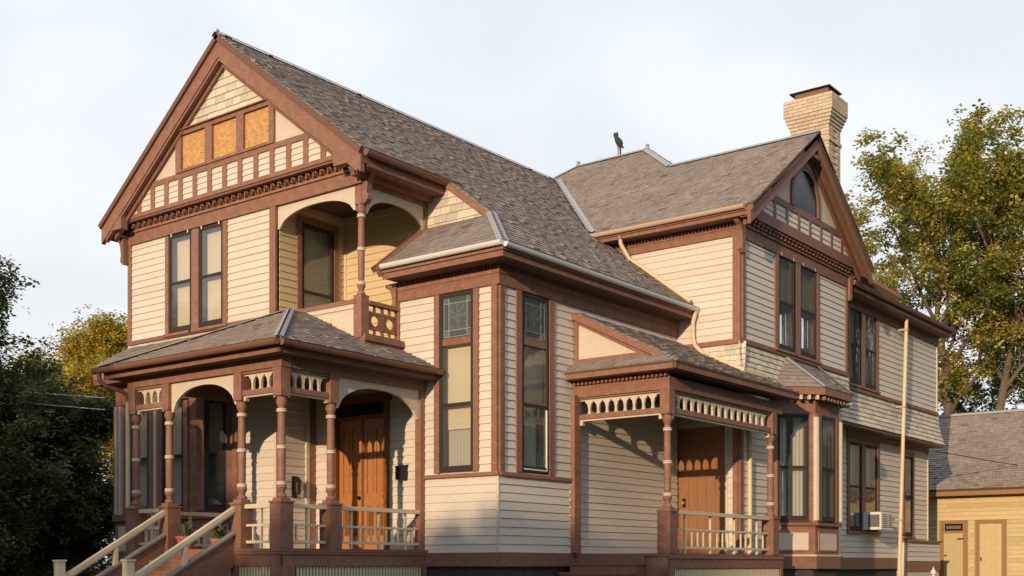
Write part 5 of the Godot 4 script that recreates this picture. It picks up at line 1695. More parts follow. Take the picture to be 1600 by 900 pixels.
func build_side_porch() -> void:
	var X := 2.06; var Z := 1.72
	var D := 1.03
	var W := side(0)
	var porch := slab(house, "side_porch", W, X - 0.10, 6.08, D - 0.04, D, 0.01, Z + 0.10, M.step_tread)
	for k in 13:
		slab(porch, "deck_board", W, X - 0.10, 6.07, D, D + 0.004, 0.02 + k * 0.138, 0.02 + k * 0.138 + 0.133, M.step_tread)
	slab(porch, "deck_fascia", side(Z + 0.08), X - 0.08, 6.06, 0.80, D - 0.041, -0.03, 0.0, M.brown1)
	slab(porch, "deck_fascia", front(X - 0.08), 0.05, Z + 0.08, 0.60, D - 0.041, -0.03, 0.0, M.brown0)
	slab(porch, "deck_moulding", side(Z + 0.08), X - 0.09, 6.07, D - 0.075, D - 0.041, 0.0, 0.02, M.brown0)
	slats(porch, side(Z + 0.04), X + 0.12, 5.95, 0.0, 0.80, 0.0)
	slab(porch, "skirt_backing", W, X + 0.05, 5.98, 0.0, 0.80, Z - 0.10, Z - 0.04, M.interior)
	slab(porch, "skirt_post", W, X - 0.08, X + 0.08, 0.0, 0.80, Z - 0.08, Z + 0.08, M.brown0)
	slab(porch, "skirt_post", W, 5.96, 6.06, 0.0, 0.80, Z - 0.08, Z + 0.08, M.brown1)
	D = 1.034
	porch_post(porch, Vector2(X, Z), D, 1.75)
	porch_post(porch, Vector2(5.70, Z), D, 1.75)
	slab(porch, "wall_post", W, 1.87, 2.055, 1.042, 3.62, 0.022, 0.10, M.brown0)
	slab(porch, "beam", front(X), 0.02, Z + 0.09, 3.58, 3.77, -0.09, 0.09, M.brown0)
	slab(porch, "beam", side(Z), X + 0.09, 6.0, 3.58, 3.77, -0.09, 0.09, M.brown1)
	slab(porch, "ceiling", W, X + 0.05, 5.95, 3.77, 3.80, 0.02, Z + 0.0, M.ceiling)
	var fr := front(X); var sd := side(Z)
	for q in [[fr, 0.10, Z - 0.085, 9], [sd, X + 0.085, 5.615, 15]]:
		var t: Transform3D = q[0]
		slab(porch, "valance_rail", t, q[1], q[2], 3.55, 3.58, -0.05, 0.06, M.brown0)
		slab(porch, "valance_rail", t, q[1], q[2], 3.225, 3.305, -0.05, 0.06, M.brown0)
		slab(porch, "valance_lip", t, q[1], q[2], 3.195, 3.225, -0.03, 0.035, M.cream_trim)
		slab(porch, "valance_foot", t, q[1], q[1] + 0.05, 3.13, 3.195, -0.03, 0.035, M.cream_trim)
		slab(porch, "valance_foot", t, q[2] - 0.05, q[2], 3.13, 3.195, -0.03, 0.035, M.cream_trim)
		valance(porch, t, q[1], q[2], 3.305, 3.55, q[3], -0.018, 0.022, M.cream_trim)
	dentils(porch, fr, 0.03, Z + 0.09, 3.775, 3.835, 0.04, 0.16, 0.075, M.brown0)
	railing(porch, sd, X + 0.115, 5.585, D, 4)
	# shed roof, closed at the front by a panelled half gable over a strip of roof
	var s := 0.50
	var ez := 2.06; var ey := 3.96
	var ytop := ey + s * ez
	roof("porch_roof", Vector3(0, ey, ez), -EZ, s, [Vector2(1.70, ez), Vector2(6.15, ez), Vector2(6.15, 1.30), Vector2(5.33, 1.30), Vector2(5.33, 0.02), Vector2(1.93, 0.02), Vector2(1.93, 1.80)], 0.115, 0.15, 0.06)
	roof("porch_roof", Vector3(1.70, ey, 0), EX, 0.62, [Vector2(1.70, ez), Vector2(1.70, -0.16), Vector2(2.04, -0.0), Vector2(2.04, 1.62)], 0.10, 0.15, 0.05)
	var P := front(2.0)
	var tri := MB.new()
	tri.prism(P, PackedVector2Array([Vector2(0.03, 4.15), Vector2(1.62, 4.15), Vector2(0.03, 4.15 + 0.78)]), -0.05, 0.0)
	part(porch, "half_gable_panel", tri, M.cream_trim)
	bar("half_gable_rake", Vector3(1.95, ytop - 0.06 - s * 0.02, 0.02), Vector3(1.95, ytop - 0.05 - s * 1.72, 1.72), 0.10, 0.10, M.brown0, porch)
	bar("half_gable_rake", Vector3(1.985, ytop - 0.14, 0.05), Vector3(1.985, ytop - 0.13 - s * 1.60, 1.60), 0.07, 0.07, M.brown2, porch)
	slab(porch, "half_gable_stile", P, 0.03, 0.09, 4.15, 4.82, 0.0, 0.03, M.brown0)
	slab(porch, "half_gable_sill", P, 0.03, 1.66, 4.13, 4.20, 0.0, 0.045, M.brown0)
	slab(porch, "fascia", front(1.72), -0.14, ez, ey - 0.11, ey - 0.02, -0.03, 0.0, M.brown0)
	slab(porch, "fascia", side(ez - 0.02), 1.72, 6.12, ey - 0.11, ey - 0.02, -0.03, 0.0, M.brown1)
	slab(porch, "eave_soffit", W, 1.75, 6.1, ey - 0.12, ey - 0.10, Z - 0.02, ez - 0.05, M.soffit_shaded)
	slab(porch, "eave_soffit", W, 1.75, X + 0.02, ey - 0.119, ey - 0.101, 0.03, Z - 0.02, M.soffit_shaded)
	# flashing along the wing
	bar("flashing", Vector3(XW - 0.10, ey + s * (ez - 0.45) + 0.03, 0.45), Vector3(XW - 0.10, ey + s * (ez - 1.42) + 0.03, 1.42), 0.02, 0.10, M.pipe_cream, porch)
	bar("flashing", Vector3(XW - 0.10, ey + s * (ez - 1.42) + 0.03, ZW + 0.10), Vector3(6.2, ey + s * (ez - 1.42) + 0.03, ZW + 0.10), 0.02, 0.10, M.pipe_cream, porch)
	# steps towards the front of the house
	var rise := 1.03 / 7.0
	for k in 6:
		var y := 1.03 - rise * (k + 1)
		var xa := X - 0.10 - 0.27 * (k + 1)
		var za := 0.12; var zb := 1.40
		slab(porch, "tread", W, xa - 0.03, xa + 0.27, y - 0.035, y, za, zb, M.step_tread)
		slab(porch, "riser", W, xa + 0.255, xa + 0.269, y, y + rise - 0.036, za + 0.02, zb - 0.02, M.brown1)
		slab(porch, "step_side", W, xa, xa + 0.255, 0.0, y - 0.036, zb - 0.05, zb - 0.02, M.brown1)
		slab(porch, "step_side", W, xa, xa + 0.255, 0.0, y - 0.036, za + 0.02, za + 0.05, M.brown1)


func build_outbuilding() -> void:
	var X := 19.5
	var o := thing("outbuilding", Vector3(X, 0, 0), "small yellow wooden outbuilding with two doors behind the big house", "outbuilding")
	var T := front(X)
	var z0 := -3.0; var z1 := 5.5
	var b := MB.new()
	b.box(T, z0, z1, 0.0, 2.9, -0.14, 0.0)
	b.box(side(0), X + 0.141, X + 4.9, 0.0, 2.9, z0, z0 + 0.14); b.box(side(0), X + 0.141, X + 4.9, 0.0, 2.9, z1 - 0.14, z1); b.box(side(0), X + 4.9, X + 5.0, 0.0, 2.9, z0, z1)
	var w := part(o, "wall", b, M.yellow1)
	boards(w, T, rect(z0, z1, 0.1, 2.78), [hole(0.22, 1.06, 0, 2.12), hole(1.19, 2.08, 0, 2.12)], 0.118, [M.yellow0, M.yellow1, M.yellow2], "clapboard", 5.0)
	var hs := 0.98
	var s := hs
	var ex := X - 0.35; var ey := 2.92
	var n := MB.new()
	var u := EX.cross(Vector3.UP)
	var v := (EX + Vector3.UP * s).normalized()
	var t := Transform3D(Basis(u, v, u.cross(v)), Vector3(ex, ey, 0))
	var pts := plan(Vector3(ex, ey, 0), EX, s, [Vector2(ex, z0 - 0.3), Vector2(ex, z1 + 0.3), Vector2(X + 2.0, z1 + 0.3), Vector2(X + 2.0, z0 - 0.3)])
	if Geometry2D.is_polygon_clockwise(pts):
		pts.reverse()
	n.prism(t, pts, -0.08, -0.004)
	var r := part(o, "roof", n, M.soffit_shaded)
	shingles(r, t, pts, 0.095, 0.15, Color(0.27, 0.226, 0.20))
	var yr := ey + s * 2.35
	var fs := MB.new()
	fs.prism(side(0), PackedVector2Array([Vector2(X + 2.0, yr), Vector2(X + 2.0, yr - 0.08), Vector2(X + 4.4, yr - 0.08 - s * 2.4), Vector2(X + 4.4, yr - s * 2.4)]), z0 - 0.3, z1 + 0.3)
	fs.prism(side(0), PackedVector2Array([Vector2(X + 0.05, 2.9), Vector2(X + 4.9, 2.9), Vector2(X + 2.0, yr - 0.1)]), z0 + 0.02, z0 + 0.12)
	fs.prism(side(0), PackedVector2Array([Vector2(X + 0.05, 2.9), Vector2(X + 4.9, 2.9), Vector2(X + 2.0, yr - 0.1)]), z1 - 0.12, z1 - 0.02)
	part(o, "far_roof_slope", fs, M.roof_board)
	slab(o, "ridge_board", side(0), X + 1.92, X + 2.08, yr - 0.02, yr + 0.05, z0 - 0.3, z1 + 0.3, M.flashing)
	slab(o, "fascia", front(ex + 0.03), z0 - 0.25, z1 + 0.25, ey - 0.17, ey - 0.05, -0.03, 0.0, M.yellow_trim)
	slab(o, "eave_soffit", side(0), ex + 0.04, X, ey - 0.17, ey - 0.15, z0 - 0.2, z1 + 0.2, M.yellow_trim)
	# roof hooks along the eave
	for k in 8:
		bar("snow_hook", Vector3(ex + 0.18, ey + 0.22, -0.6 + k * 0.55), Vector3(ex + 0.18, ey + 0.36, -0.6 + k * 0.55), 0.02, 0.02, M.flashing, o)
	# doors
	for q in [[0.27, 1.02, true], [1.235, 2.04, false]]:
		var u0: float = q[0]; var u1: float = q[1]
		var d := slab(o, "door", T, u0 + 0.11, u1 - 0.11, 0.02, 1.74 if q[2] else 1.98, 0.0, 0.025, M.yellow1 if q[2] else M.yellow0)
		slab(d, "door_casing", T, u0, u0 + 0.11, 0.0, 2.09, 0.0, 0.05, M.yellow_trim)
		slab(d, "door_casing", T, u1 - 0.11, u1, 0.0, 2.09, 0.0, 0.05, M.yellow_trim)
		slab(d, "door_casing", T, u0 + 0.11, u1 - 0.11, 1.99, 2.09, 0.0, 0.049, M.yellow_trim)
		if q[2]:
			slab(d, "door_casing", T, u0 + 0.11, u1 - 0.11, 1.74, 1.80, 0.0, 0.048, M.yellow_trim)
			slab(d, "transom_pane", T, u0 + 0.13, u1 - 0.13, 1.80, 1.99, 0.0, 0.015, M.lead_glass)
			slab(d, "transom_bar", T, u0 + 0.17, u1 - 0.17, 1.85, 1.94, 0.015, 0.022, M.grille)
			for y in [0.5, 1.56]:
				slab(d, "strap_hinge", T, u1 - 0.27, u1 - 0.09, y, y + 0.03, 0.025, 0.055, M.iron)
			slab(d, "latch", T, u0 + 0.12, u0 + 0.2, 1.1, 1.13, 0.025, 0.05, M.iron)
		else:
			for k in 4:
				var a := u0 + 0.12 + k * (u1 - u0 - 0.24) / 4
				slab(d, "plank", T, a, a + (u1 - u0 - 0.24) / 4 - 0.008, 0.04, 1.97, 0.025, 0.034, M.yellow0)
			slab(d, "handle", T, u0 + 0.14, u0 + 0.17, 0.98, 1.06, 0.034, 0.07, M.iron)


func build_small_things() -> void:
	# bird figure on the rear ridge
	var by := wing_y(9.26) + 0.05
	var bz := -3.78
	var bird := thing("bird_figure", Vector3(9.26, by, bz), "dark owl-shaped bird figure on pale legs on the roof ridge", "bird figure")
	var body := MB.new()
	var rows := []
	# rings along the leaning body: centre offset along z (u), height, half width, half depth
	for q in [[-0.06, 0.17, 0.02, 0.02], [-0.05, 0.20, 0.06, 0.055], [-0.03, 0.27, 0.088, 0.08], [0.0, 0.34, 0.085, 0.08], [0.035, 0.40, 0.064, 0.064], [0.055, 0.43, 0.052, 0.054], [0.065, 0.46, 0.060, 0.06], [0.068, 0.495, 0.058, 0.058], [0.066, 0.52, 0.036, 0.036], [0.065, 0.53, 0.006, 0.006]]:
		var ring := []
		for k in 14:
			var a := TAU * k / 14
			ring.append(Vector3(cos(a) * q[3], q[1], -q[0] + sin(a) * q[2]))
		rows.append(ring)
	for i in rows.size() - 1:
		for k in 14:
			var k2 := (k + 1) % 14
			body.quad(rows[i][k2], rows[i][k], rows[i + 1][k], rows[i + 1][k2])
	# ears, beak, tail
	for s in [-1, 1]:
		body.tri(Vector3(0.015, 0.505, -0.066 + s * 0.05), Vector3(-0.015, 0.505, -0.066 + s * 0.015), Vector3(0.0, 0.56, -0.068 + s * 0.045))
	body.tri(Vector3(-0.05, 0.475, -0.08), Vector3(-0.05, 0.475, -0.05), Vector3(-0.085, 0.45, -0.066))
	body.box(Transform3D(Basis(Vector3(1, 0, 0), -0.45), Vector3(0.0, 0.20, 0.095)), -0.035, 0.035, -0.07, 0.10, -0.012, 0.012)
	add(bird, "body", body.commit(), M.bird)
	for s in [-1, 1]:
		var leg := MB.new()
		leg.tube([Vector3(0, 0.22, 0.02 + s * 0.03), Vector3(0, 0.12, 0.028 + s * 0.03), Vector3(0, -0.02, 0.03 + s * 0.03)], [0.032, 0.020, 0.018], 8)
		add(bird, "leg", leg.commit(), M.bird_leg if s < 0 else M.bird)

	# wall lamp and letter box in the front porch
	var lamp := thing("wall_lamp", Vector3(-0.50, 1.98, ZC + 0.02), "black lantern lamp on the boarded wall left of the front door", "lamp")
	var lb := MB.new()
	lb.box(Transform3D.IDENTITY, -0.05, 0.05, 0.0, 0.36, 0.0, 0.025)
	add(lamp, "back_plate", lb.commit(), M.mailbox)
	var lc := MB.new()
	lc.lathe(Vector3(0, 0.05, 0.10), [Vector2(0, 0), Vector2(0.05, 0.02), Vector2(0.055, 0.20), Vector2(0.075, 0.215), Vector2(0.02, 0.29), Vector2(0, 0.31)], 8)
	add(lamp, "lantern", lc.commit(), M.mailbox)
	var ld := MB.new()
	ld.box(Transform3D.IDENTITY, -0.012, 0.012, 0.22, 0.245, 0.02, 0.10)
	add(lamp, "arm", ld.commit(), M.mailbox)
	var mail := thing("letter_box", Vector3(-0.022, 2.22, -1.93), "black metal letter box on the boarded wall right of the front door", "letter box")
	var mb := MB.new()
	var mt := front(0)
	mb.box(mt, -0.10, 0.10, 0.0, 0.20, 0.0, 0.08)
	add(mail, "box", mb.commit(), M.mailbox)
	var ml := MB.new()
	ml.prism(Transform3D(Basis(Vector3(-1, 0, 0), Vector3.UP, Vector3(0, 0, -1)), Vector3.ZERO), PackedVector2Array([Vector2(0, 0.20), Vector2(0.09, 0.20), Vector2(0.09, 0.212), Vector2(0.0, 0.24)]), -0.11, 0.11)
	add(mail, "lid", ml.commit(), M.mailbox)

	# window air conditioner
	var ac := thing("air_conditioner", Vector3(12.85, 1.66, 0.90), "white boxy air conditioner sticking out of a ground floor window", "air conditioner")
	var a0 := MB.new()
	a0.box(Transform3D.IDENTITY, -0.42, 0.30, 0.0, 0.40, -0.12, 0.34)
	add(ac, "casing", a0.commit(), M.white_metal)
	for q in [[-0.36, -0.06], [0.0, 0.26]]:
		var gm := MB.new()
		gm.box(Transform3D.IDENTITY, q[0], q[1], 0.05, 0.35, 0.34, 0.348)
		var g := add(ac, "grille", gm.commit(), M.grille)
		var sl := MB.new()
		for k in 7:
			sl.box(Transform3D.IDENTITY, q[0], q[1], 0.07 + k * 0.04, 0.085 + k * 0.04, 0.348, 0.356)
		add(g, "louvre", sl.commit(), M.white_metal)
	var gs := MB.new()
	gs.box(Transform3D.IDENTITY, -0.427, -0.42, 0.06, 0.34, 0.04, 0.30)
	add(ac, "side_vent", gs.commit(), M.grille)

	# potted plants
	pot("potted_plant", Vector3(-2.88, 1.084, -3.72), 0.15, 0.20, M.terracotta_red, "spiky", "red clay pot of spiky leaves at the top of the porch steps", 0.42)
	pot("potted_plant", Vector3(-2.88, 1.084, -2.95), 0.12, 0.15, M.terracotta, "bushy", "small orange clay pot of yellow-green leaves on the porch deck", 0.26)
	pot("potted_plant", Vector3(-3.95, 0.309, -4.36), 0.18, 0.22, M.terracotta_red, "bushy", "red clay pot of leafy plant beside the porch steps", 0.55, 0.309)

	# wires
	var w1 := MB.new()
	w1.tube(sagging(Vector3(16.97, 3.80, 0.95), Vector3(34.0, 3.9, 9.0), 0.5), filled(9, 0.012), 5)
	tag(part(self, "service_wire", w1, M.wire), "thin dark wire running past the outbuilding roof", "wire")
	for k in 2:
		var w2 := MB.new()
		w2.tube(sagging(Vector3(-1.2, 3.95 - 0.22 * k, -8.35), Vector3(-7.0, 4.9 - 0.1 * k, -14.0), 0.15), filled(9, 0.011), 5)
		tag(part(self, "overhead_wire", w2, M.wire_pale), "pale cable strung from the far porch corner towards the dark trees", "wire", "pale cables by the porch corner")

func sagging(a: Vector3, b: Vector3, sag: float) -> Array:
	var out := []
	for k in 9:
		var f := k / 8.0
		out.append(a.lerp(b, f) - Vector3.UP * sag * 4 * f * (1 - f))
	return out

func filled(n: int, v: float) -> Array:
	var a := []
	a.resize(n)
	a.fill(v)
	return a

func pot(called: String, at: Vector3, r: float, h: float, m: Material, kind: String, label: String, tall: float, stand := 0.0) -> void:
	var o := thing(called, at - Vector3.UP * stand, label, "potted plant")
	if stand > 0:
		var st := MB.new()
		st.box(Transform3D.IDENTITY, -r, r, 0.0, stand, -r, r)
		add(o, "stand", st.commit(), M.brown1)
	var up := Vector3.UP * stand
	var b := MB.new()
	b.lathe(up, [Vector2(0, 0), Vector2(r * 0.68, 0), Vector2(r * 0.92, h * 0.78), Vector2(r * 1.03, h * 0.78), Vector2(r * 1.06, h), Vector2(r * 0.94, h), Vector2(r * 0.9, h * 0.9), Vector2(0, h * 0.9)], 18)
	add(o, "pot", b.commit(), m)
	var l := MB.new()
	var n := 26 if kind == "spiky" else 120
	for k in n:
		var a := rng.randf() * TAU
		var lean := rng.randf_range(0.15, 0.9)
		var d := Vector3(cos(a) * lean, 1, sin(a) * lean).normalized()
		var len := tall * rng.randf_range(0.5, 1.0)
		var s := d.cross(Vector3.UP).normalized() * (0.012 if kind == "spiky" else 0.022)
		var p0 := up + Vector3(0, h * 0.9, 0) + Vector3(cos(a), 0, sin(a)) * r * 0.4 * rng.randf()
		var f := rng.randf_range(0.7, 1.3)
		l.col = Color(0.07 * f, 0.10 * f, 0.035 * f) if kind == "spiky" else Color(0.13 * f, 0.16 * f, 0.03 * f)
		if kind == "spiky":
			var p1 := p0 + d * len * 0.6
			var p2 := p1 + (d + Vector3(cos(a), -0.9, sin(a)) * 0.7).normalized() * len * 0.5
			l.quad(p0 - s, p0 + s, p1 + s, p1 - s)
			l.tri(p1 - s, p1 + s, p2)
		else:
			var q := p0 + d * len * rng.randf_range(0.3, 1.0)
			var e := Vector3(rng.randf_range(-1, 1), rng.randf_range(-0.5, 1), rng.randf_range(-1, 1)).normalized() * 0.07
			l.quad(q - s, q + s * 0.6 - e * 0.2, q + e, q + e * 0.6 + s)
	add(o, "leaves", l.commit(), M.leaf)


# ---------- trees
func tree_at(called: String, at: Vector3, tall: float, spread: float, label: String, kind: Dictionary, seed_no: int, group := "") -> void:
	var o := thing(called, at, label, "tree", group)
	var g := RandomNumberGenerator.new()
	g.seed = seed_no
	var wood := MB.new()
	var tips := []
	var lean: Vector3 = kind.get("lean", Vector3.ZERO)
	var r0: float = tall * kind.get("girth", 0.016)
	var bare: float = kind.get("bare", 0.22)
	var pts := [Vector3(0, -0.05, 0)]
	var rad := [r0 * 1.25]
	var n := 7
	for k in range(1, n + 1):
		var f := k / float(n)
		pts.append(Vector3(g.randf_range(-1, 1) * tall * 0.018, tall * 0.86 * f, g.randf_range(-1, 1) * tall * 0.018) + lean * f * f * tall)
		rad.append(r0 * (1 - f * 0.9))
	wood.tube(pts, rad, 8)
	var limbs: int = kind.get("limbs", 16)
	for k in limbs:
		var f := lerpf(bare, 0.98, (k + 0.5) / limbs)
		var i := clampi(int(f * n), 0, n - 1)
		var base: Vector3 = pts[i].lerp(pts[i + 1], f * n - i)
		var a := k * 2.4 + g.randf_range(-0.5, 0.5)
		var shape := sin(PI * clampf(0.18 + (f - bare) / (1 - bare) * 0.80, 0, 1))
		var len: float = spread * (0.35 + 0.65 * shape) * g.randf_range(0.75, 1.1)
		var up: float = lerpf(kind.get("up0", 0.35), kind.get("up1", 1.3), f)
		var d := Vector3(cos(a), up, sin(a)).normalized()
		var p := [base]
		var q := [rad[i] * 0.55]
		for j in range(1, 5):
			d = (d + Vector3(g.randf_range(-0.3, 0.3), g.randf_range(-0.12, 0.28), g.randf_range(-0.3, 0.3))).normalized()
			p.append(p[j - 1] + d * len / 4)
			q.append(q[0] * (1 - j * 0.22))
		wood.tube(p, q, 6)
		for j in range(1, 5):
			var subs := 2 if j < 4 else 3
			for m in subs:
				var e := (d + Vector3(g.randf_range(-1, 1), g.randf_range(-0.5, 0.9), g.randf_range(-1, 1)) * 0.9).normalized()
				var l2 := len * g.randf_range(0.18, 0.36)
				var t: Vector3 = p[j] + e * l2
				wood.tube([p[j], p[j] + e * l2 * 0.5 + Vector3.UP * 0.03, t], [q[j] * 0.5, q[j] * 0.35, q[j] * 0.12], 5)
				tips.append(t); tips.append(p[j].lerp(t, 0.6))
	tips.append(pts[n])
	add(o, "trunk", wood.commit(), kind.get("bark", M.bark))
	# leaves: small sprigs round every twig end
	var per: int = kind.get("per", 34)
	var clump: float = kind.get("clump", 0.55)
	var size: float = kind.get("size", 1.0)
	var mm := MultiMesh.new()
	mm.transform_format = MultiMesh.TRANSFORM_3D
	mm.use_colors = true
	mm.mesh = sprig(kind.get("leaf", 0.10))
	mm.instance_count = tips.size() * per
	var tones: Array = kind.tones
	var idx := 0
	for t: Vector3 in tips:
		var tone := g.randi() % tones.size()
		var cl := clump * g.randf_range(0.6, 1.25)
		for k in per:
			var v := Vector3(g.randfn(), g.randfn() * 0.72, g.randfn()) * cl * 0.55
			var bs := Basis.from_euler(Vector3(g.randf_range(-0.7, 0.7), g.randf() * TAU, g.randf_range(-0.7, 0.7))).scaled(Vector3.ONE * size * g.randf_range(0.7, 1.3))
			mm.set_instance_transform(idx, Transform3D(bs, t + v))
			var c: Color = tones[tone if g.randf() < 0.7 else g.randi() % tones.size()]
			var f := g.randf_range(0.7, 1.3)
			mm.set_instance_color(idx, Color(c.r * f, c.g * f, c.b * f))
			idx += 1
	var cr := MultiMeshInstance3D.new()
	cr.name = "crown"
	cr.set_meta("kind", "stuff")
	cr.multimesh = mm
	cr.material_override = M.leaf
	o.add_child(cr, true)

func sprig(l: float) -> ArrayMesh:
	var key := "sprig%.3f" % l
	if not cache.has(key):
		var b := MB.new()
		var g := RandomNumberGenerator.new()
		g.seed = 5
		for k in 5:
			var a := TAU * k / 5.0 + g.randf_range(-0.4, 0.4)
			var d := Vector3(cos(a), g.randf_range(-0.5, 0.3), sin(a)).normalized()
			var s := d.cross(Vector3.UP).normalized()
			var st := d * l * 0.25 + Vector3.UP * g.randf_range(-0.5, 0.5) * l
			b.quad(st, st + d * l * 0.5 - s * l * 0.32, st + d * l + Vector3.DOWN * l * 0.12, st + d * l * 0.5 + s * l * 0.32)
		cache[key] = b.commit()
	return cache[key]

func build_trees() -> void:
	var leaf := mat("leaf", Color.WHITE, 0.55)
	leaf.vertex_color_use_as_albedo = true
	leaf.backlight_enabled = true
	leaf.backlight = Color(0.85, 0.85, 0.6)
	leaf.metallic_specular = 0.3
	var bark_t := grain("bark", Color(0.10, 0.075, 0.055), Color(0.18, 0.135, 0.095), Color(0.06, 0.045, 0.035), 0.03, 0.1, Vector3.ONE, 0.7, 101)
	mat("bark", Color.WHITE, 0.9, bark_t, Vector3(1.5, 0.5, 1.5), bump_noise(0.08, 3), 1.5)
	mat("bark_dark", Color(0.45, 0.43, 0.42), 0.9, bark_t, Vector3(1.5, 0.5, 1.5))

	var gold := [Color(0.47, 0.40, 0.10), Color(0.40, 0.38, 0.10), Color(0.50, 0.38, 0.085), Color(0.32, 0.34, 0.09)]
	var green := [Color(0.20, 0.24, 0.07), Color(0.15, 0.19, 0.055), Color(0.29, 0.30, 0.08), Color(0.40, 0.34, 0.08)]
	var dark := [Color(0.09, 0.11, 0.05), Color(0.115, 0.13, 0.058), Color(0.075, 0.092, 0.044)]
	var yellow := [Color(0.50, 0.38, 0.06), Color(0.58, 0.41, 0.055), Color(0.40, 0.34, 0.06), Color(0.27, 0.27, 0.06)]
	# behind the outbuilding
	var GB := "trees behind the outbuilding"
	tree_at("leafy_tree", Vector3(28.4, 0, -2.5), 15.6, 5.0, "tall tree of golden green leaves rising behind the rear wall of the house", {"tones": gold + [Color(0.15, 0.17, 0.04)], "limbs": 26, "bare": 0.42, "per": 20, "leaf": 0.15, "clump": 0.40, "girth": 0.018, "up0": 0.5}, 201, GB)
	tree_at("leafy_tree", Vector3(27.2, 0, -0.75), 15.0, 4.4, "tall leaning tree of dark green and gold leaves behind the outbuilding roof", {"tones": green + [Color(0.34, 0.27, 0.05)], "limbs": 22, "bare": 0.48, "per": 18, "leaf": 0.15, "clump": 0.40, "lean": Vector3(0.05, 0, 0.13), "girth": 0.017, "up0": 0.4}, 202, GB)
	tree_at("leafy_tree", Vector3(31.0, 0, 0.4), 13.0, 3.2, "slim tree with thin trunk between two tall trees behind the outbuilding", {"tones": green + gold, "limbs": 10, "bare": 0.45, "per": 10, "leaf": 0.14, "clump": 0.45, "girth": 0.011}, 203, GB)
	tree_at("leafy_tree", Vector3(35.0, 0, 4.6), 19.5, 4.8, "broad green tree at the far end of the outbuilding", {"tones": green, "limbs": 14, "bare": 0.55, "per": 8, "leaf": 0.15, "clump": 0.40}, 204, GB)
	tree_at("bushy_tree", Vector3(31.0, 0, -1.6), 8.2, 2.6, "low bushy green tree just above the outbuilding ridge", {"tones": green, "limbs": 10, "bare": 0.4, "per": 9, "leaf": 0.14, "clump": 0.34}, 205)
	tree_at("bushy_tree", Vector3(32.0, 0, 2.2), 8.0, 2.8, "low dark bushy tree beside the leaning trunk", {"tones": green, "limbs": 10, "bare": 0.4, "per": 9, "leaf": 0.14, "clump": 0.34}, 206)
	# beyond the far side of the house
	tree_at("yellow_tree", Vector3(12.4, 0, -28.4), 9.5, 3.7, "round yellow autumn tree beyond the far porch corner", {"tones": yellow, "limbs": 26, "bare": 0.2, "per": 50, "leaf": 0.13, "clump": 0.7}, 211)
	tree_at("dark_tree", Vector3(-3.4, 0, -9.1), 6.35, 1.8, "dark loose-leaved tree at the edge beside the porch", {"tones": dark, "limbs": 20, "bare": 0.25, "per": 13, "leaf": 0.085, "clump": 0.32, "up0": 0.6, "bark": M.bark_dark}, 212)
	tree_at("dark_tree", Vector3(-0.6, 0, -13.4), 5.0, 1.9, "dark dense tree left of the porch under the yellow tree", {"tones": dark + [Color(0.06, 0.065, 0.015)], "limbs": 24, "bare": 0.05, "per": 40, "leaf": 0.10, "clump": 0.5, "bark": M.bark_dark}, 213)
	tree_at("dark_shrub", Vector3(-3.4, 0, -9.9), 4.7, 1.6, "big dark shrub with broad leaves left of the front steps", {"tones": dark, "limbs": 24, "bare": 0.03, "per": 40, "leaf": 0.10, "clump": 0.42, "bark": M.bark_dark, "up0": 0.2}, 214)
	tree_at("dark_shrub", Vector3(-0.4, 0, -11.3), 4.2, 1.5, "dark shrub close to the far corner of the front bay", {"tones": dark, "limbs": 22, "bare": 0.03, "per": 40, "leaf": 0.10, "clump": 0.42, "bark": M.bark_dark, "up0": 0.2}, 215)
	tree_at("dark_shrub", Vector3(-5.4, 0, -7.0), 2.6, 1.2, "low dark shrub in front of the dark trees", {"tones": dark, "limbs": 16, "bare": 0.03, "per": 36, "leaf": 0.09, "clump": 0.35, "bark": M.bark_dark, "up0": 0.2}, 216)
	# out of the frame: what shades the yard and stands mirrored in the window panes
	var shade := [Color(0.11, 0.14, 0.05), Color(0.09, 0.12, 0.045), Color(0.14, 0.155, 0.05)]
	var SK := {"tones": shade, "limbs": 22, "bare": 0.12, "per": 34, "leaf": 0.34, "clump": 1.0, "up0": 0.3}
	var k := 0
	for p in [[-48, 4.4, 13.9, 2.3], [-47, 11.6, 11.2, 3.8], [-49, 16, 11.2, 3.6], [-48, 21, 11.4, 3.8], [-47, 26.5, 12.5, 4.2], [-44, 33, 14.0, 4.6]]:
		tree_at("street_tree", Vector3(p[0], 0, p[1]), p[2], p[3], "rounded green street tree across the road from the house", SK, 300 + k, "street trees across the road")
		k += 1
	for p in [[-22, -10, 13.0, 3.6], [-31, -8, 15, 3.8], [-40, -5.5, 17, 4.0], [-15, -13, 12, 3.4]]:
		tree_at("yard_tree", Vector3(p[0], 0, p[1]), p[2], p[3], "big shady tree in the next yard past the dark shrubs", SK, 300 + k, "trees in the next yard")
		k += 1
	for p in [[-2, 25, 13, 4.8], [7, 24, 14, 4.8], [16, 23, 15, 5.0], [25, 23, 17, 5.2], [34, 22, 19, 5.4], [44, 21, 20, 5.6], [54, 20, 20, 5.6]]:
		tree_at("boundary_tree", Vector3(p[0], 0, p[1]), p[2], p[3], "leafy tree in the row facing the long side of the house", SK, 300 + k, "row of trees facing the long side")
		k += 1


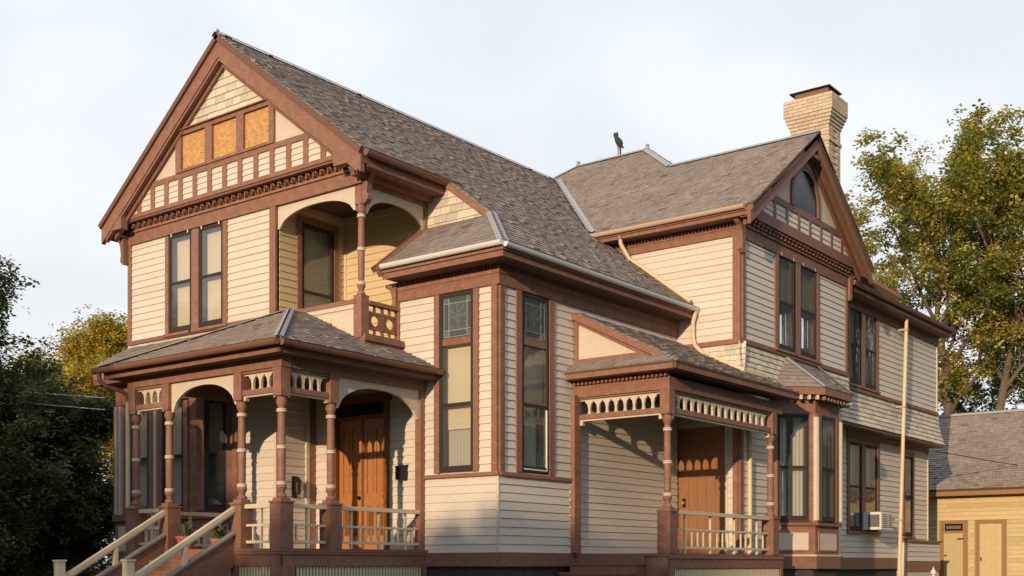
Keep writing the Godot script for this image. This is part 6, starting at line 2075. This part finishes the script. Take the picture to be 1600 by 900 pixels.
func build_ground() -> void:
	var b := MB.new()
	# lawn level at the house, falling to the street where the photographer stands
	var hgt := func(x: float, z: float) -> float:
		var d := Vector2(x + 14.1, z - 11.2).length()
		return -0.75 * (1.0 - smoothstep(3.0, 8.5, d))
	var xs := []
	for k in 61:
		var f := (k - 30) / 30.0
		xs.append(signf(f) * (absf(f) * 30 + pow(absf(f), 5) * 900))
	for i in 60:
		for j in 60:
			var p := []
			for q in [[i, j], [i, j + 1], [i + 1, j + 1], [i + 1, j]]:
				var x: float = xs[q[0]] - 5.0; var z: float = xs[q[1]] + 3.0
				p.append(Vector3(x, hgt.call(x, z), z))
			b.quad(p[0], p[1], p[2], p[3])
	mat("grass", Color.WHITE, 0.95, grain("grass", Color(0.04, 0.055, 0.02), Color(0.075, 0.09, 0.035), Color(0.09, 0.075, 0.04), 0.015, 0.1, Vector3.ONE, 0.6, 121), Vector3(0.4, 0.4, 0.4))
	var o := part(self, "ground", b, M.grass)
	o.set_meta("kind", "structure")
	tag(o, "lawn around the house", "ground")


func build_car() -> void:
	# pale car parked beyond the shrubs; only its flank shows under the leaves
	var o := thing("parked_car", Vector3(5.6, 0, -20.6), "pale blue-white car parked beyond the dark shrubs", "car")
	o.rotation.y = 0.55
	mat("car_paint", lin(0.55, 0.60, 0.66), 0.3).clearcoat_enabled = true
	mat("car_glass", lin(0.02, 0.025, 0.03), 0.05)
	mat("tyre", lin(0.02, 0.02, 0.02), 0.8)
	mat("rim", lin(0.5, 0.5, 0.5), 0.3).metallic = 0.8
	mat("lamp_red", lin(0.35, 0.02, 0.02), 0.2)
	mat("lamp_clear", lin(0.7, 0.7, 0.7), 0.15)
	var body := MB.new()
	var low := PackedVector2Array([Vector2(-2.2, 0.32)])
	for wx: float in [-1.32, 1.36]:
		for k in 9:
			var a := PI - PI * k / 8.0
			low.append(Vector2(wx + cos(a) * 0.37, 0.32 + sin(a) * 0.36))
	low.append_array(PackedVector2Array([Vector2(2.2, 0.32), Vector2(2.24, 0.62), Vector2(2.12, 0.84), Vector2(1.1, 0.97), Vector2(-1.55, 0.98), Vector2(-2.15, 0.92), Vector2(-2.24, 0.62)]))
	body.prism(Transform3D.IDENTITY, low, -0.86, 0.86)
	var cab := PackedVector2Array([Vector2(-1.62, 0.96), Vector2(1.05, 0.96), Vector2(0.35, 1.42), Vector2(-1.0, 1.44)])
	# roof and pillars taper inwards
	for s in [-1, 1]:
		pass
	add(o, "body", body.commit(), M.car_paint)
	var g := MB.new()
	g.prism(Transform3D.IDENTITY, cab, -0.72, 0.72)
	add(o, "cabin_glass", g.commit(), M.car_glass)
	var rf := MB.new()
	rf.box(Transform3D.IDENTITY, -1.02, 0.37, 1.41, 1.47, -0.74, 0.74)
	for s: float in [-0.73, 0.70]:
		for q in [[-1.62, -1.0], [-0.35, -0.33], [1.05, 0.35]]:
			rf.prism(Transform3D.IDENTITY, PackedVector2Array([Vector2(q[0] - 0.04, 0.96), Vector2(q[0] + 0.04, 0.96), Vector2(q[1] + 0.04, 1.43), Vector2(q[1] - 0.04, 1.43)]), s, s + 0.03)
	add(o, "roof", rf.commit(), M.car_paint)
	for wx: float in [-1.32, 1.36]:
		for s: float in [-1.0, 1.0]:
			var t := MB.new()
			t.tube([Vector3(wx, 0.31, s * 0.66), Vector3(wx, 0.31, s * 0.86)], [0.31, 0.31], 20)
			var w := add(o, "wheel", t.commit(), M.tyre)
			var r := MB.new()
			r.tube([Vector3(wx, 0.31, s * 0.86), Vector3(wx, 0.31, s * 0.875)], [0.2, 0.19], 16)
			add(w, "rim", r.commit(), M.rim)
	for s: float in [-1.0, 1.0]:
		for q in [[2.14, 2.25, "headlight", M.lamp_clear], [-2.25, -2.14, "tail_light", M.lamp_red]]:
			var l := MB.new()
			l.box(Transform3D.IDENTITY, q[0], q[1], 0.66, 0.78, s * 0.66 - 0.14, s * 0.66 + 0.14)
			add(o, q[2], l.commit(), q[3])
		var h := MB.new()
		h.box(Transform3D.IDENTITY, -0.35, -0.2, 0.82, 0.85, s * 0.86 - 0.02, s * 0.86 + 0.02)
		add(o, "door_handle", h.commit(), M.rim)
